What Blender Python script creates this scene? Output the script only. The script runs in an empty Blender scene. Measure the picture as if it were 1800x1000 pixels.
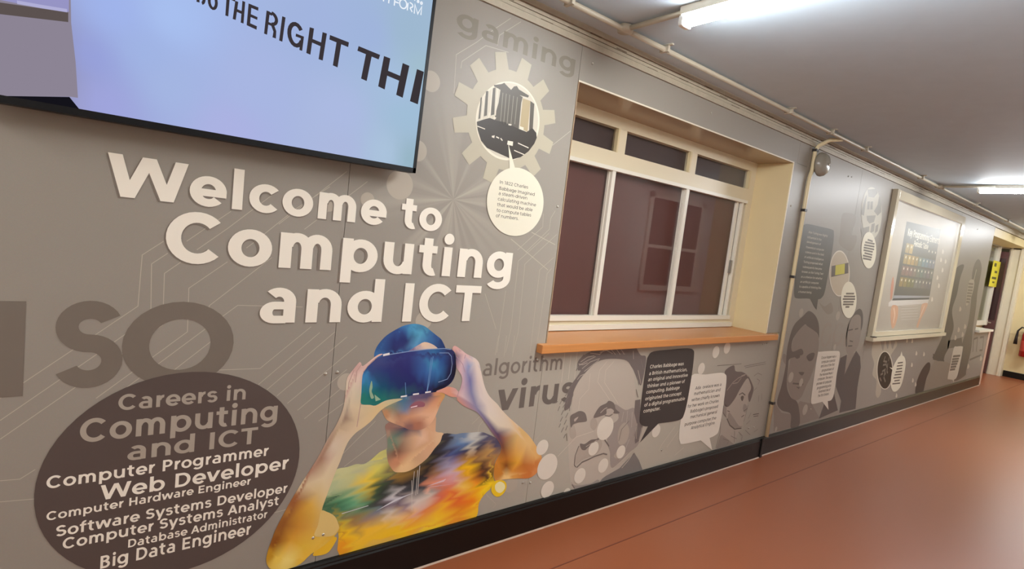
import bpy, bmesh, math
from mathutils import Vector, Matrix
from mathutils.geometry import tessellate_polygon, delaunay_2d_cdt
C = bpy.context.scene.collection
SC = bpy.context.scene
D = 1.956                      # distance of the printed boards' face from the camera (wall runs along x)
TOP = 2.42                     # top edge of the boards
CEIL = 2.51

# ------------------------------------------------------------------ camera, world, exposure
cam_d = bpy.data.cameras.new('camera'); cam = bpy.data.objects.new('camera', cam_d); C.objects.link(cam)
cam_d.sensor_width = 36.0; cam_d.lens = 957.54 * 36 / 1800; cam_d.clip_start = 0.02
YAW, PIT, ROL = 0.675512, -0.091082, 0.117355
fw = Vector((math.sin(YAW)*math.cos(PIT), math.cos(YAW)*math.cos(PIT), math.sin(PIT)))
rt = fw.cross(Vector((0, 0, 1))).normalized(); up = rt.cross(fw)
r2 = math.cos(ROL)*rt + math.sin(ROL)*up; u2 = -math.sin(ROL)*rt + math.cos(ROL)*up
cam.matrix_world = Matrix(((r2.x, u2.x, -fw.x, 0), (r2.y, u2.y, -fw.y, 0), (r2.z, u2.z, -fw.z, 1.5), (0, 0, 0, 1)))
SC.camera = cam
wd = bpy.data.worlds.new('corridor'); SC.world = wd; wd.use_nodes = True
wd.node_tree.nodes['Background'].inputs[0].default_value = (1, .93, .82, 1)
wd.node_tree.nodes['Background'].inputs[1].default_value = .05
SC.view_settings.view_transform = 'Standard'; SC.view_settings.look = 'None'
SC.view_settings.gamma = 1; SC.view_settings.use_curve_mapping = False
SC.view_settings.exposure = 0.0
TUBE = 150.0                    # emission of the batten diffusers

# ------------------------------------------------------------------ materials
def lin(c):
    return tuple(((v/255)/12.92 if v/255 <= .04045 else ((v/255+.055)/1.055)**2.4) for v in c)
MATS = {}
def mat(name, col, rough=.5, metal=0.0, spec=.5, noise=0.0, scale=40.0, bump=0.0, stretch=None):
    key = name
    if key in MATS: return MATS[key]
    m = bpy.data.materials.new(name); m.use_nodes = True; nt = m.node_tree; b = nt.nodes['Principled BSDF']
    c = lin(col)
    b.inputs['Base Color'].default_value = (*c, 1); b.inputs['Roughness'].default_value = rough
    b.inputs['Metallic'].default_value = metal; b.inputs['Specular IOR Level'].default_value = spec
    if noise or bump:
        g = nt.nodes.new('ShaderNodeNewGeometry'); n = nt.nodes.new('ShaderNodeTexNoise'); n.inputs['Scale'].default_value = scale
        n.inputs['Detail'].default_value = 4
        if stretch:
            mp = nt.nodes.new('ShaderNodeMapping'); mp.inputs['Scale'].default_value = stretch
            nt.links.new(g.outputs['Position'], mp.inputs['Vector']); nt.links.new(mp.outputs['Vector'], n.inputs['Vector'])
        else: nt.links.new(g.outputs['Position'], n.inputs['Vector'])
        if noise:
            mx = nt.nodes.new('ShaderNodeMix'); mx.data_type = 'RGBA'
            mx.inputs['A'].default_value = (*[v*(1-noise) for v in c], 1); mx.inputs['B'].default_value = (*[min(1, v*(1+noise)) for v in c], 1)
            nt.links.new(n.outputs['Fac'], mx.inputs['Factor']); nt.links.new(mx.outputs['Result'], b.inputs['Base Color'])
        if bump:
            bp = nt.nodes.new('ShaderNodeBump'); bp.inputs['Strength'].default_value = bump; bp.inputs['Distance'].default_value = .01
            nt.links.new(n.outputs['Fac'], bp.inputs['Height']); nt.links.new(bp.outputs['Normal'], b.inputs['Normal'])
    MATS[key] = m; return m
def ink(col): return mat('printed_ink_%d_%d_%d' % col, col, rough=.43, spec=.34)
def emit(name, col, s):
    m = bpy.data.materials.new(name); m.use_nodes = True; nt = m.node_tree; nt.nodes.clear()
    e = nt.nodes.new('ShaderNodeEmission'); o = nt.nodes.new('ShaderNodeOutputMaterial'); e.inputs[0].default_value = (*lin(col), 1); e.inputs[1].default_value = s
    nt.links.new(e.outputs[0], o.inputs[0]); return m
def attr_mat(name, emission=None):
    m = bpy.data.materials.new(name); m.use_nodes = True; nt = m.node_tree
    a = nt.nodes.new('ShaderNodeAttribute'); a.attribute_name = 'print'
    if emission:
        nt.nodes.remove(nt.nodes['Principled BSDF']); e = nt.nodes.new('ShaderNodeEmission'); e.inputs[1].default_value = emission
        nt.links.new(a.outputs['Color'], e.inputs[0]); nt.links.new(e.outputs[0], nt.nodes['Material Output'].inputs[0])
    else:
        b = nt.nodes['Principled BSDF']; b.inputs['Roughness'].default_value = .43; b.inputs['Specular IOR Level'].default_value = .34
        nt.links.new(a.outputs['Color'], b.inputs['Base Color'])
    return m
def glass(name, rough=.02, tint=(1, 1, 1), ior=1.5):
    m = bpy.data.materials.new(name); m.use_nodes = True; nt = m.node_tree; nt.nodes.clear()
    o = nt.nodes.new('ShaderNodeOutputMaterial'); mx = nt.nodes.new('ShaderNodeMixShader'); t = nt.nodes.new('ShaderNodeBsdfTransparent'); g = nt.nodes.new('ShaderNodeBsdfGlossy'); f = nt.nodes.new('ShaderNodeFresnel')
    gm = nt.nodes.new('ShaderNodeNewGeometry'); mr = nt.nodes.new('ShaderNodeMapRange')   # same reflectance on both faces of a thin pane
    mr.inputs['To Min'].default_value = ior; mr.inputs['To Max'].default_value = 1/ior
    nt.links.new(gm.outputs['Backfacing'], mr.inputs['Value']); nt.links.new(mr.outputs[0], f.inputs[0])
    t.inputs[0].default_value = (*tint, 1); g.inputs['Roughness'].default_value = rough
    nt.links.new(f.outputs[0], mx.inputs[0]); nt.links.new(t.outputs[0], mx.inputs[1]); nt.links.new(g.outputs[0], mx.inputs[2]); nt.links.new(mx.outputs[0], o.inputs[0]); return m

def board_material():
    # satin printed board: warm grey with a pale starburst printed around (1.30, 1.75)
    m = bpy.data.materials.new('printed_board'); m.use_nodes = True; nt = m.node_tree; b = nt.nodes['Principled BSDF']; L = nt.links.new
    b.inputs['Roughness'].default_value = .43; b.inputs['Specular IOR Level'].default_value = .34
    g = nt.nodes.new('ShaderNodeNewGeometry'); s = nt.nodes.new('ShaderNodeSeparateXYZ'); L(g.outputs['Position'], s.inputs[0])
    def M(op, a, b_=None):
        n = nt.nodes.new('ShaderNodeMath'); n.operation = op
        for i, v in enumerate((a, b_)):
            if v is None: continue
            if isinstance(v, (int, float)): n.inputs[i].default_value = v
            else: L(v, n.inputs[i])
        return n.outputs[0]
    dx = M('SUBTRACT', s.outputs['X'], 1.205); dz = M('SUBTRACT', s.outputs['Z'], 1.615)
    r = M('SQRT', M('ADD', M('MULTIPLY', dx, dx), M('MULTIPLY', dz, dz)))
    ang = M('ARCTAN2', dz, dx)
    n = nt.nodes.new('ShaderNodeTexNoise'); n.noise_dimensions = '2D'; n.inputs['Scale'].default_value = 1.0; n.inputs['Detail'].default_value = 2
    cv = nt.nodes.new('ShaderNodeCombineXYZ'); L(M('MULTIPLY', M('COSINE', ang), 3.2), cv.inputs[0]); L(M('MULTIPLY', M('SINE', ang), 3.2), cv.inputs[1]); L(cv.outputs[0], n.inputs['Vector'])
    mr = nt.nodes.new('ShaderNodeMapRange'); L(n.outputs['Fac'], mr.inputs['Value']); mr.inputs['From Min'].default_value = .42; mr.inputs['From Max'].default_value = .68
    fall = nt.nodes.new('ShaderNodeMapRange'); L(r, fall.inputs['Value']); fall.inputs['From Min'].default_value = 0; fall.inputs['From Max'].default_value = .55; fall.inputs['To Min'].default_value = 1; fall.inputs['To Max'].default_value = 0; fall.interpolation_type = 'SMOOTHSTEP'
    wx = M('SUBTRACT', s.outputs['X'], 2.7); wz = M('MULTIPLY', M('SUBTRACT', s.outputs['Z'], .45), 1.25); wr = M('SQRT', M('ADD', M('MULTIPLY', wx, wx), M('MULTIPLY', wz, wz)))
    painted_fill = nt.nodes.new('ShaderNodeMapRange'); L(wr, painted_fill.inputs['Value']); painted_fill.inputs['From Min'].default_value = .3; painted_fill.inputs['From Max'].default_value = 2.0; painted_fill.inputs['To Min'].default_value = 1; painted_fill.inputs['To Max'].default_value = 0; painted_fill.interpolation_type = 'SMOOTHSTEP'  # painted light: broad pale patch lifting the dim boards under the window
    fac = M('ADD', M('MULTIPLY', M('MULTIPLY', mr.outputs[0], fall.outputs[0]), .42), M('MULTIPLY', painted_fill.outputs[0], .62))
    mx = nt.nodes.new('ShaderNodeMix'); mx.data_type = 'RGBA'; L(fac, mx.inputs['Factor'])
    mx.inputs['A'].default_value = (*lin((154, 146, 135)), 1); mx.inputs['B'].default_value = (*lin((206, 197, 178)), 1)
    g2 = nt.nodes.new('ShaderNodeTexNoise'); g2.inputs['Scale'].default_value = 350; L(g.outputs['Position'], g2.inputs['Vector'])
    m2 = nt.nodes.new('ShaderNodeMix'); m2.data_type = 'RGBA'; m2.blend_type = 'MULTIPLY'; m2.inputs['Factor'].default_value = .12
    L(mx.outputs['Result'], m2.inputs['A']); L(g2.outputs['Color'], m2.inputs['B']); L(m2.outputs['Result'], b.inputs['Base Color'])
    return m

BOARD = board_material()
EDGE = mat('board_edge', (196, 186, 168), .5)
CREAM = mat('cream_gloss_paint', (222, 204, 160), .32, noise=.04, scale=6)
LINING = mat('tan_gloss_lining', (166, 142, 114), .25)
WALLP = mat('cream_wall_paint', (226, 208, 160), .5, noise=.05, scale=5)
TRIMW = mat('old_cream_trim_paint', (178, 167, 146), .45, noise=.12, scale=30, bump=.25)
WHITE = mat('white_upvc', (236, 230, 214), .3)
BLACK = mat('black_skirting_gloss', (13, 12, 11), .3, spec=.35)
SILL = mat('orange_wood_sill', (205, 138, 78), .3, noise=.1, scale=22, stretch=(.25, 6, 6))
MAROON = mat('maroon_blind', (92, 50, 43), .6, noise=.08, scale=10)
DARKP = mat('dark_blind', (70, 55, 52), .6)
PLASTB = mat('black_plastic', (10, 10, 13), .45, spec=.25)
PIPE = mat('cream_painted_conduit', (186, 177, 158), .4, noise=.05, scale=25)
STEEL = mat('screw_steel', (190, 184, 172), .3, metal=.7)
GLASS = glass('window_glass', ior=1.38)

# ------------------------------------------------------------------ mesh helpers
def add_box(bm, a, b):
    vs = [bm.verts.new((x, y, z)) for x in (a[0], b[0]) for y in (a[1], b[1]) for z in (a[2], b[2])]
    for f in ((0, 1, 3, 2), (4, 6, 7, 5), (0, 4, 5, 1), (2, 3, 7, 6), (0, 2, 6, 4), (1, 5, 7, 3)): bm.faces.new([vs[i] for i in f])
def box(a, b, bev=0.0, seg=2):
    bm = bmesh.new(); add_box(bm, a, b); bmesh.ops.recalc_face_normals(bm, faces=bm.faces)
    if bev: bmesh.ops.bevel(bm, geom=list(bm.edges), offset=bev, segments=seg, affect='EDGES', profile=.6)
    return bm
def boxes(lst):
    bm = bmesh.new()
    for a, b in lst: add_box(bm, a, b)
    bmesh.ops.recalc_face_normals(bm, faces=bm.faces); return bm
def prism_x(prof, x0, x1):                       # profile of (y, z) swept along x
    bm = bmesh.new(); n = len(prof)
    A = [bm.verts.new((x0, *p)) for p in prof]; B = [bm.verts.new((x1, *p)) for p in prof]
    for i in range(n): bm.faces.new((A[i], A[(i+1) % n], B[(i+1) % n], B[i]))
    bm.faces.new(A); bm.faces.new(B[::-1]); bmesh.ops.recalc_face_normals(bm, faces=bm.faces); return bm
def tube(pts, r, seg=12, bm=None, cap=True):
    bm = bm or bmesh.new(); rings = []
    for i, p in enumerate(pts):
        p = Vector(p); d = (Vector(pts[min(i+1, len(pts)-1)])-Vector(pts[max(i-1, 0)])).normalized()
        a = d.orthogonal().normalized() if i == 0 else (a - a.dot(d)*d).normalized()
        c = d.cross(a); rr = r[i] if isinstance(r, (list, tuple)) else r
        rings.append([bm.verts.new(p + rr*(math.cos(2*math.pi*k/seg)*a + math.sin(2*math.pi*k/seg)*c)) for k in range(seg)])
    for A, B in zip(rings, rings[1:]):
        for k in range(seg): bm.faces.new((A[k], A[(k+1) % seg], B[(k+1) % seg], B[k]))
    if cap: bm.faces.new(rings[0]); bm.faces.new(rings[-1])
    bmesh.ops.recalc_face_normals(bm, faces=bm.faces); return bm
def lathe(prof, origin, axis='z', seg=32):       # prof of (radius, height) along the axis
    bm = bmesh.new(); rings = []
    for r, h in prof:
        ring = []
        for k in range(seg):
            a = 2*math.pi*k/seg; u, v = max(r, 1e-4)*math.cos(a), max(r, 1e-4)*math.sin(a)
            p = (u, v, h) if axis == 'z' else ((u, -h, v) if axis == '-y' else (-h, u, v))
            ring.append(bm.verts.new(Vector(p)+Vector(origin)))
        rings.append(ring)
    for A, B in zip(rings, rings[1:]):
        for k in range(seg): bm.faces.new((A[k], A[(k+1) % seg], B[(k+1) % seg], B[k]))
    bm.faces.new(rings[0]); bm.faces.new(rings[-1]); bmesh.ops.recalc_face_normals(bm, faces=bm.faces); return bm
BASE = {}
def obj(name, bm, material, parent=None, smooth=False, label=None):
    me = bpy.data.meshes.new(name); o = bpy.data.objects.new(name, me); C.objects.link(o)
    off = BASE.get(parent.name, Vector()) if parent else Vector()
    if off.length: bmesh.ops.translate(bm, verts=bm.verts, vec=-off)
    bm.to_mesh(me); bm.free(); me.materials.append(material)
    if smooth:
        for p in me.polygons: p.use_smooth = True
    if parent: o.parent = parent; BASE[o.name] = off
    if label: o['label'] = label
    return o
def thing(name, label, cat, loc, group=None):
    o = bpy.data.objects.new(name, None); C.objects.link(o); o.location = loc; BASE[o.name] = Vector(loc)
    o['label'] = label; o['category'] = cat
    if group: o['group'] = group
    return o
def struct(name, bm, material, parent=None, label=None):
    o = obj(name, bm, material, parent)
    if not parent: o['kind'] = 'structure'
    if label: o['label'] = label
    return o

# ------------------------------------------------------------------ flat print helpers (all in wall coordinates: x along, z up)
def spline(pts, n=5, closed=True):
    out = []; N = len(pts)
    for i in range(N):
        p0, p1, p2, p3 = (Vector(pts[(i+k) % N]) for k in (-1, 0, 1, 2))
        for j in range(n):
            t = j/n
            out.append(.5*((2*p1)+(p2-p0)*t+(2*p0-5*p1+4*p2-p3)*t*t+(3*p1-p0-3*p2+p3)*t**3))
    return [tuple(v) for v in out]
def merge(polys, y, bm=None):      # union of overlapping flat polygons as one clean sheet
    bm = bm or bmesh.new(); V, F = [], []
    for p in polys:
        if sum(p[i-1][0]*p[i][1]-p[i][0]*p[i-1][1] for i in range(len(p))) < 0: p = p[::-1]
        k = len(V); V += [Vector((float(q[0]), float(q[1]))) for q in p]; F.append(list(range(k, k+len(p))))
    ov, _, of, _, _, src = delaunay_2d_cdt(V, [], F, 0, 1e-6)
    vs = {}
    for f, o in zip(of, src):
        if not o: continue
        for i in f:
            if i not in vs: vs[i] = bm.verts.new((ov[i].x, y, ov[i].y))
        try: bm.faces.new([vs[i] for i in f])
        except ValueError: pass
    return fix(bm)
def stroke(pts, w):                 # mitred ribbon along a polyline, as a chain of quads
    P = [Vector(pts[0])]
    for p in pts[1:]:
        if (Vector(p)-P[-1]).length > 1e-6: P.append(Vector(p))
    if len(P) < 2: return []
    loop = len(P) > 3 and (P[0]-P[-1]).length < w*.3
    if loop: P.pop()
    n = len(P); D_ = [(P[(i+1) % n]-P[i]).normalized() for i in range(n if loop else n-1)]
    L, Rr = [], []
    for i in range(n):
        d0 = D_[i-1] if (i or loop) else D_[0]; d1 = D_[i] if i < len(D_) else D_[-1]
        m = (Vector((-d0.y, d0.x))+Vector((-d1.y, d1.x)))
        m = m.normalized() if m.length > .05 else Vector((-d1.y, d1.x))
        k = min(2.0, 1/max(.3, m.dot(Vector((-d1.y, d1.x)))))*w/2
        L.append(P[i]+m*k); Rr.append(P[i]-m*k)
    return [[L[i], Rr[i], Rr[(i+1) % n], L[(i+1) % n]] for i in range(n if loop else n-1)]
def fix(bm):
    for f in bm.faces:
        f.normal_update()
        if f.normal.y > 0: f.normal_flip()
    return bm
def shapes(lst, y):
    P = []
    for s in lst:
        if s[0] == 'p': P.append(s[1])
        elif s[0] == 's': P.append(spline(s[1]))
        elif s[0] == 's4': P.append(spline(s[1], 4))
        elif s[0] == 'l': P += stroke(s[2], s[1])
        elif s[0] == 'c': P.append([(s[1][0][0]+s[2]*math.cos(k*math.pi/14), s[1][0][1]+s[2]*math.sin(k*math.pi/14)) for k in range(28)])
        elif s[0] == 'e':
            (cx, cz), ra, rb, ro = s[1][0], s[2], s[3], s[4]
            P.append([(cx+ra*math.cos(t)*math.cos(ro)-rb*math.sin(t)*math.sin(ro), cz+ra*math.cos(t)*math.sin(ro)+rb*math.sin(t)*math.cos(ro)) for t in [k*math.pi/32 for k in range(64)]])
    return merge(P, y)
def layer_y(k): return D - .0003*k

# ------------------------------------------------------------------ a geometric stroke alphabet
def arc(cx, cy, rx, ry, a0, a1, w, wy=None):
    wy = wy or w; n = max(3, int(abs(a1-a0)/11)); o, i = [], []
    for k in range(n+1):
        t = math.radians(a0+(a1-a0)*k/n); c, s = math.cos(t), math.sin(t)
        o.append((cx+rx*c, cy+ry*s)); i.append((cx+(rx-w)*c, cy+(ry-wy)*s))
    return [[o[k], o[k+1], i[k+1], i[k]] for k in range(n)]
def rc(x0, y0, x1, y1): return [[(x0, y0), (x1, y0), (x1, y1), (x0, y1)]]
def dg(x0, y0, x1, y1, h): return [[(x0, y0), (x0+h, y0), (x1+h, y1), (x1, y1)]]
def disc(cx, cy, r): return [[(cx+r*math.cos(k*math.pi/9), cy+r*math.sin(k*math.pi/9)) for k in range(18)]]
def glyph(ch, w):
    t = w*.82; X = .54; H = .7
    if ch == 'o': return arc(.31, .265, .29, .275, 0, 360, w, t), .62
    if ch == 'c': return arc(.31, .265, .29, .275, 42, 318, w, t), .57
    if ch == 'e': return arc(.31, .265, .29, .275, 0, 318, w, t)+rc(.08, .265-t*.62, .598, .265+t*.3), .61
    if ch == 'a': return rc(.53-w, 0, .53, .34)+arc(.29, .33, .24, .22, 0, 135, w, t)+arc(.235, .16, .2, .17, 90, 270, w, t*.85)+rc(.23, .33-t*.85, .53-w*.5, .33)+rc(.23, -.01, .45-w*.3, -.01+t*.85), .6
    if ch == 'd': return arc(.31, .265, .29, .275, 0, 360, w, t)+rc(.62-w, 0, .62, .75), .69
    if ch == 'b': return rc(.07, 0, .07+w, .75)+arc(.38, .265, .29, .275, 0, 360, w, t), .7
    if ch == 'p': return rc(.07, -.19, .07+w, X)+arc(.38, .265, .29, .275, 0, 360, w, t), .7
    if ch == 'q': return rc(.62-w, -.19, .62, X)+arc(.31, .265, .29, .275, 0, 360, w, t), .7
    if ch == 'g': return arc(.31, .285, .29, .265, 0, 360, w, t)+rc(.62-w, 0, .62, X)+arc(.32, .02, .3, .23, 215, 360, w, t), .69
    if ch == 'n': return rc(.07, 0, .07+w, X)+arc(.345, .29, .265, .26, 0, 165, w, t)+rc(.61-w, 0, .61, .3), .67
    if ch == 'h': return rc(.07, 0, .07+w, .75)+arc(.345, .29, .265, .26, 0, 165, w, t)+rc(.61-w, 0, .61, .3), .67
    if ch == 'm': return rc(.07, 0, .07+w, X)+arc(.315, .3, .235, .25, 0, 165, w, t)+rc(.55-w, 0, .55, .31)+arc(.55-w+.235, .3, .235, .25, 0, 165, w, t)+rc(1.02-2*w+w*.0, 0, 1.02-w, .31), 1.09-w
    if ch == 'u': return rc(.06, .24, .06+w, X)+arc(.325, .25, .265, .26, 180, 345, w, t)+rc(.6-w, 0, .6, X), .67
    if ch == 'r': return rc(.07, 0, .07+w, X)+arc(.36, .26, .26, .29, 88, 165, w, t), .4
    if ch == 's': return arc(.25, .55-.157, .215, .157, 22, 270, w*.9, t*.9)+arc(.25, .172, .225, .182, 205, 450, w*.9, t*.9)[0:], .5
    if ch == 't': return rc(.11, .2, .11+w, .67)+arc(.31, .2, .2, .21, 180, 292, w, t)+rc(.02, X-t*.95, .38, X), .43
    if ch == 'f': return rc(.1, 0, .1+w, .54)+arc(.31, .54, .21, .21, 72, 180, w, t)+rc(.02, X-t*.95, .38, X), .4
    if ch == 'i': return rc(.07, 0, .07+w, X)+disc(.07+w/2, .69, w*.6), .14+w
    if ch == 'l': return rc(.07, 0, .07+w, .75), .14+w
    if ch == 'k': return rc(.07, 0, .07+w, .75)+dg(.16, .2, .42, X, w*1.1)+dg(.44, 0, .24, .32, w*1.15), .65
    if ch == 'v': h = w*1.1; return dg(.25-h*.4, 0, 0, X, h)+dg(.25-h*.4, 0, .6-h, X, h), .6
    if ch == 'y': h = w*1.1; return dg(.27-h*.4, 0, 0, X, h)+dg(.14, -.2, .6-h, X, h), .6
    if ch == 'w': h = w*1.05; return dg(.2-h*.3, 0, 0, X, h)+dg(.2-h*.3, 0, .45-h/2, X, h)+dg(.68-h*.6, 0, .45-h/2, X, h)+dg(.68-h*.6, 0, .9-h, X, h), .9
    if ch == 'x': h = w*1.1; return dg(0, 0, .5-h, X, h)+dg(.5-h, 0, 0, X, h), .52
    if ch == 'z': return rc(.03, 0, .48, t)+rc(.03, X-t, .48, X)+dg(.03, t*.6, .46-w, X-t*.6, w), .52
    if ch == 'C': return arc(.39, .35, .36, .362, 42, 318, w, t*1.05), .73
    if ch == 'O': return arc(.41, .35, .38, .362, 0, 360, w, t*1.05), .82
    if ch == 'G': return arc(.39, .35, .36, .362, 42, 340, w, t*1.05)+rc(.73-w, .08, .73, .36), .8
    if ch == 'D': return rc(.08, 0, .08+w, H)+arc(.36, .35, .35, .35, -90, 90, w, t)+rc(.08, 0, .37, t)+rc(.08, H-t, .37, H), .76
    if ch == 'S': return arc(.3, .71-.2, .26, .2, 25, 270, w, t)+arc(.3, .71-.4+t-.21+.0, .27, .21, 205, 450, w, t), .6
    if ch == 'P': return rc(.08, 0, .08+w, H)+arc(.34, .47, .26, .23, -90, 90, w, t)+rc(.08, H-t, .35, H)+rc(.08, .24, .35, .24+t), .64
    if ch == 'R': return rc(.08, 0, .08+w, H)+arc(.34, .47, .26, .23, -90, 90, w, t)+rc(.08, H-t, .35, H)+rc(.08, .24, .35, .24+t)+dg(.6-w, 0, .32, .26, w), .66
    if ch == 'B': return rc(.08, 0, .08+w, H)+arc(.36, .2, .24, .2, -90, 90, w, t)+arc(.34, .52, .22, .18, -90, 90, w, t)+rc(.08, 0, .37, t)+rc(.08, H-t, .35, H)+rc(.08, .34, .35, .34+t*.8), .66
    if ch == 'I': return rc(.08, 0, .08+w, H), .16+w
    if ch == 'T': return rc(.29-w/2, 0, .29+w/2, H)+rc(.01, H-t, .57, H), .58
    if ch == 'H': return rc(.08, 0, .08+w, H)+rc(.67-w, 0, .67, H)+rc(.08, .35-t/2, .67, .35+t/2), .75
    if ch == 'E': return rc(.08, 0, .08+w, H)+rc(.08, 0, .58, t)+rc(.08, H-t, .57, H)+rc(.08, .35-t/2, .53, .35+t/2), .63
    if ch == 'F': return rc(.08, 0, .08+w, H)+rc(.08, H-t, .57, H)+rc(.08, .33-t/2, .53, .33+t/2), .6
    if ch == 'A': h = w*1.1; return dg(0, 0, .36-h/2, H, h)+dg(.72-h, 0, .36-h/2, H, h)+rc(.16, .15, .56, .15+t), .72
    if ch == 'N': return rc(.08, 0, .08+w, H)+rc(.68-w, 0, .68, H)+dg(.68-w*1.05, 0, .08, H, w*1.05), .76
    if ch == 'M': return rc(.08, 0, .08+w, H)+rc(.8-w, 0, .8, H)+dg(.44-w*.55, .18, .08, H, w*1.1)+dg(.44-w*.55, .18, .8-w*1.1, H, w*1.1), .88
    if ch == 'K': return rc(.08, 0, .08+w, H)+dg(.18, .24, .5, H, w*1.15)+dg(.56, 0, .28, .4, w*1.15), .72
    if ch == 'W': h = w*1.12; return dg(.27-h*.42, 0, 0, H, h)+dg(.27-h*.42, 0, .56-h/2, H, h)+dg(.85-h*.58, 0, .56-h/2, H, h)+dg(.85-h*.58, 0, 1.12-h, H, h), 1.12
    if ch == '1': return rc(.2, 0, .2+w, H)+rc(.06, H-t, .3, H), .44
    if ch == '8': return arc(.3, .19, .26, .2, 0, 360, w*.9, t*.9)+arc(.3, .53, .22, .18, 0, 360, w*.9, t*.9), .6
    if ch == '2': return arc(.28, .46, .24, .25, -35, 160, w, t)+rc(.04, 0, .54, t)+dg(.05, t*.7, .32, .36, w*1.2), .58
    if ch == '.': return disc(.12, w*.55, w*.62), .24
    if ch == ',': return disc(.12, w*.5, w*.58)+dg(.04, -.13, .1, .04, w*.8), .25
    if ch == "'": return rc(.06, .48, .06+w*.8, .74), .2
    if ch == '-': return rc(.04, .22, .32, .22+t), .36
    return [], .28
def word_polys(text, w):
    x = 0; out = []
    for ch in text:
        g, adv = glyph(ch, w)
        out += [[(px+x, py) for px, py in poly] for poly in g]; x += adv+.015
    return out, x-.015
def set_words(bm, rows, w, y, dx=0, dz=0, grow=0):
    for text, x0, x1, z, cap in rows:
        polys, adv = word_polys(text, w+grow)
        lo = min(p[0] for q in polys for p in q); hi = max(p[0] for q in polys for p in q)
        sx = (x1-x0)/(hi-lo); sz = cap/.7
        merge([[(x0+(p[0]-lo)*sx+dx, z+p[1]*sz+dz) for p in q] for q in polys], y, bm)
    return bm
# ------------------------------------------------------------------ painted prints (a flat picture printed in many colours)
def painted(outl, cols, y, cell=.006, streak=(0, 0)):
    pts = spline(outl, 3); n = len(pts)
    xs = [p[0] for p in pts]; zs = [p[1] for p in pts]; P = [Vector(p) for p in pts]
    def inside(x, z):
        c = False; j = n-1
        for i in range(n):
            if (pts[i][1] > z) != (pts[j][1] > z) and x < (pts[j][0]-pts[i][0])*(z-pts[i][1])/(pts[j][1]-pts[i][1])+pts[i][0]: c = not c
            j = i
        return c
    x = min(xs)+cell/2
    while x < max(xs):
        z = min(zs)+cell/2
        while z < max(zs):
            if inside(x, z): P.append(Vector((x, z)))
            z += cell
        x += cell
    V, _, F, *_ = delaunay_2d_cdt(P, [(i, (i+1) % n) for i in range(n)], [], 1, 1e-6)
    bm = bmesh.new(); lay = bm.verts.layers.float_color.new('print'); vs = []
    pal = [(c[0], c[1], lin(c[2:])) for c in cols]
    cv, _, cf, _v, *_ = delaunay_2d_cdt([Vector(c[:2]) for c in pal], [], [], 0, 1e-6)
    near = [min(pal, key=lambda c: (c[0]-q.x)**2+(c[1]-q.y)**2)[2] for q in cv]
    tris = []
    for t in cf:
        A, B_, Cc = (cv[i] for i in t); det = (B_.y-Cc.y)*(A.x-Cc.x)+(Cc.x-B_.x)*(A.y-Cc.y)
        if abs(det) > 1e-9: tris.append((A, B_, Cc, det, [near[i] for i in t]))
    def colour(x, z):                       # linear blend between the printed colours around a point
        for A, B_, Cc, det, cc in tris:
            u = ((B_.y-Cc.y)*(x-Cc.x)+(Cc.x-B_.x)*(z-Cc.y))/det
            if u < -1e-6: continue
            v = ((Cc.y-A.y)*(x-Cc.x)+(A.x-Cc.x)*(z-Cc.y))/det
            if v < -1e-6 or u+v > 1+1e-6: continue
            return [u*cc[0][k]+v*cc[1][k]+(1-u-v)*cc[2][k] for k in range(3)]
        acc = [0, 0, 0]; tot = 0
        for cx, cz, c in pal:
            wgt = 1/((cx-x)**2+(cz-z)**2+1e-5)**2; tot += wgt
            for k in range(3): acc[k] += wgt*c[k]
        return [a/tot for a in acc]
    for v in V:
        q = bm.verts.new((v.x, y, v.y))
        t = (v.y*math.cos(streak[1])-v.x*math.sin(streak[1]))
        sh = streak[0]*(.5*math.sin(t*147+1)+.4*math.sin(t*83+3*math.sin(t*61))+.25*math.sin(t*223+2)) if streak[0] else 0
        q[lay] = (*colour(v.x+sh*math.cos(streak[1]), v.y+sh*math.sin(streak[1])), 1); vs.append(q)
    for f in F:
        try: bm.faces.new([vs[i] for i in f])
        except ValueError: pass
    return fix(bm)

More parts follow.
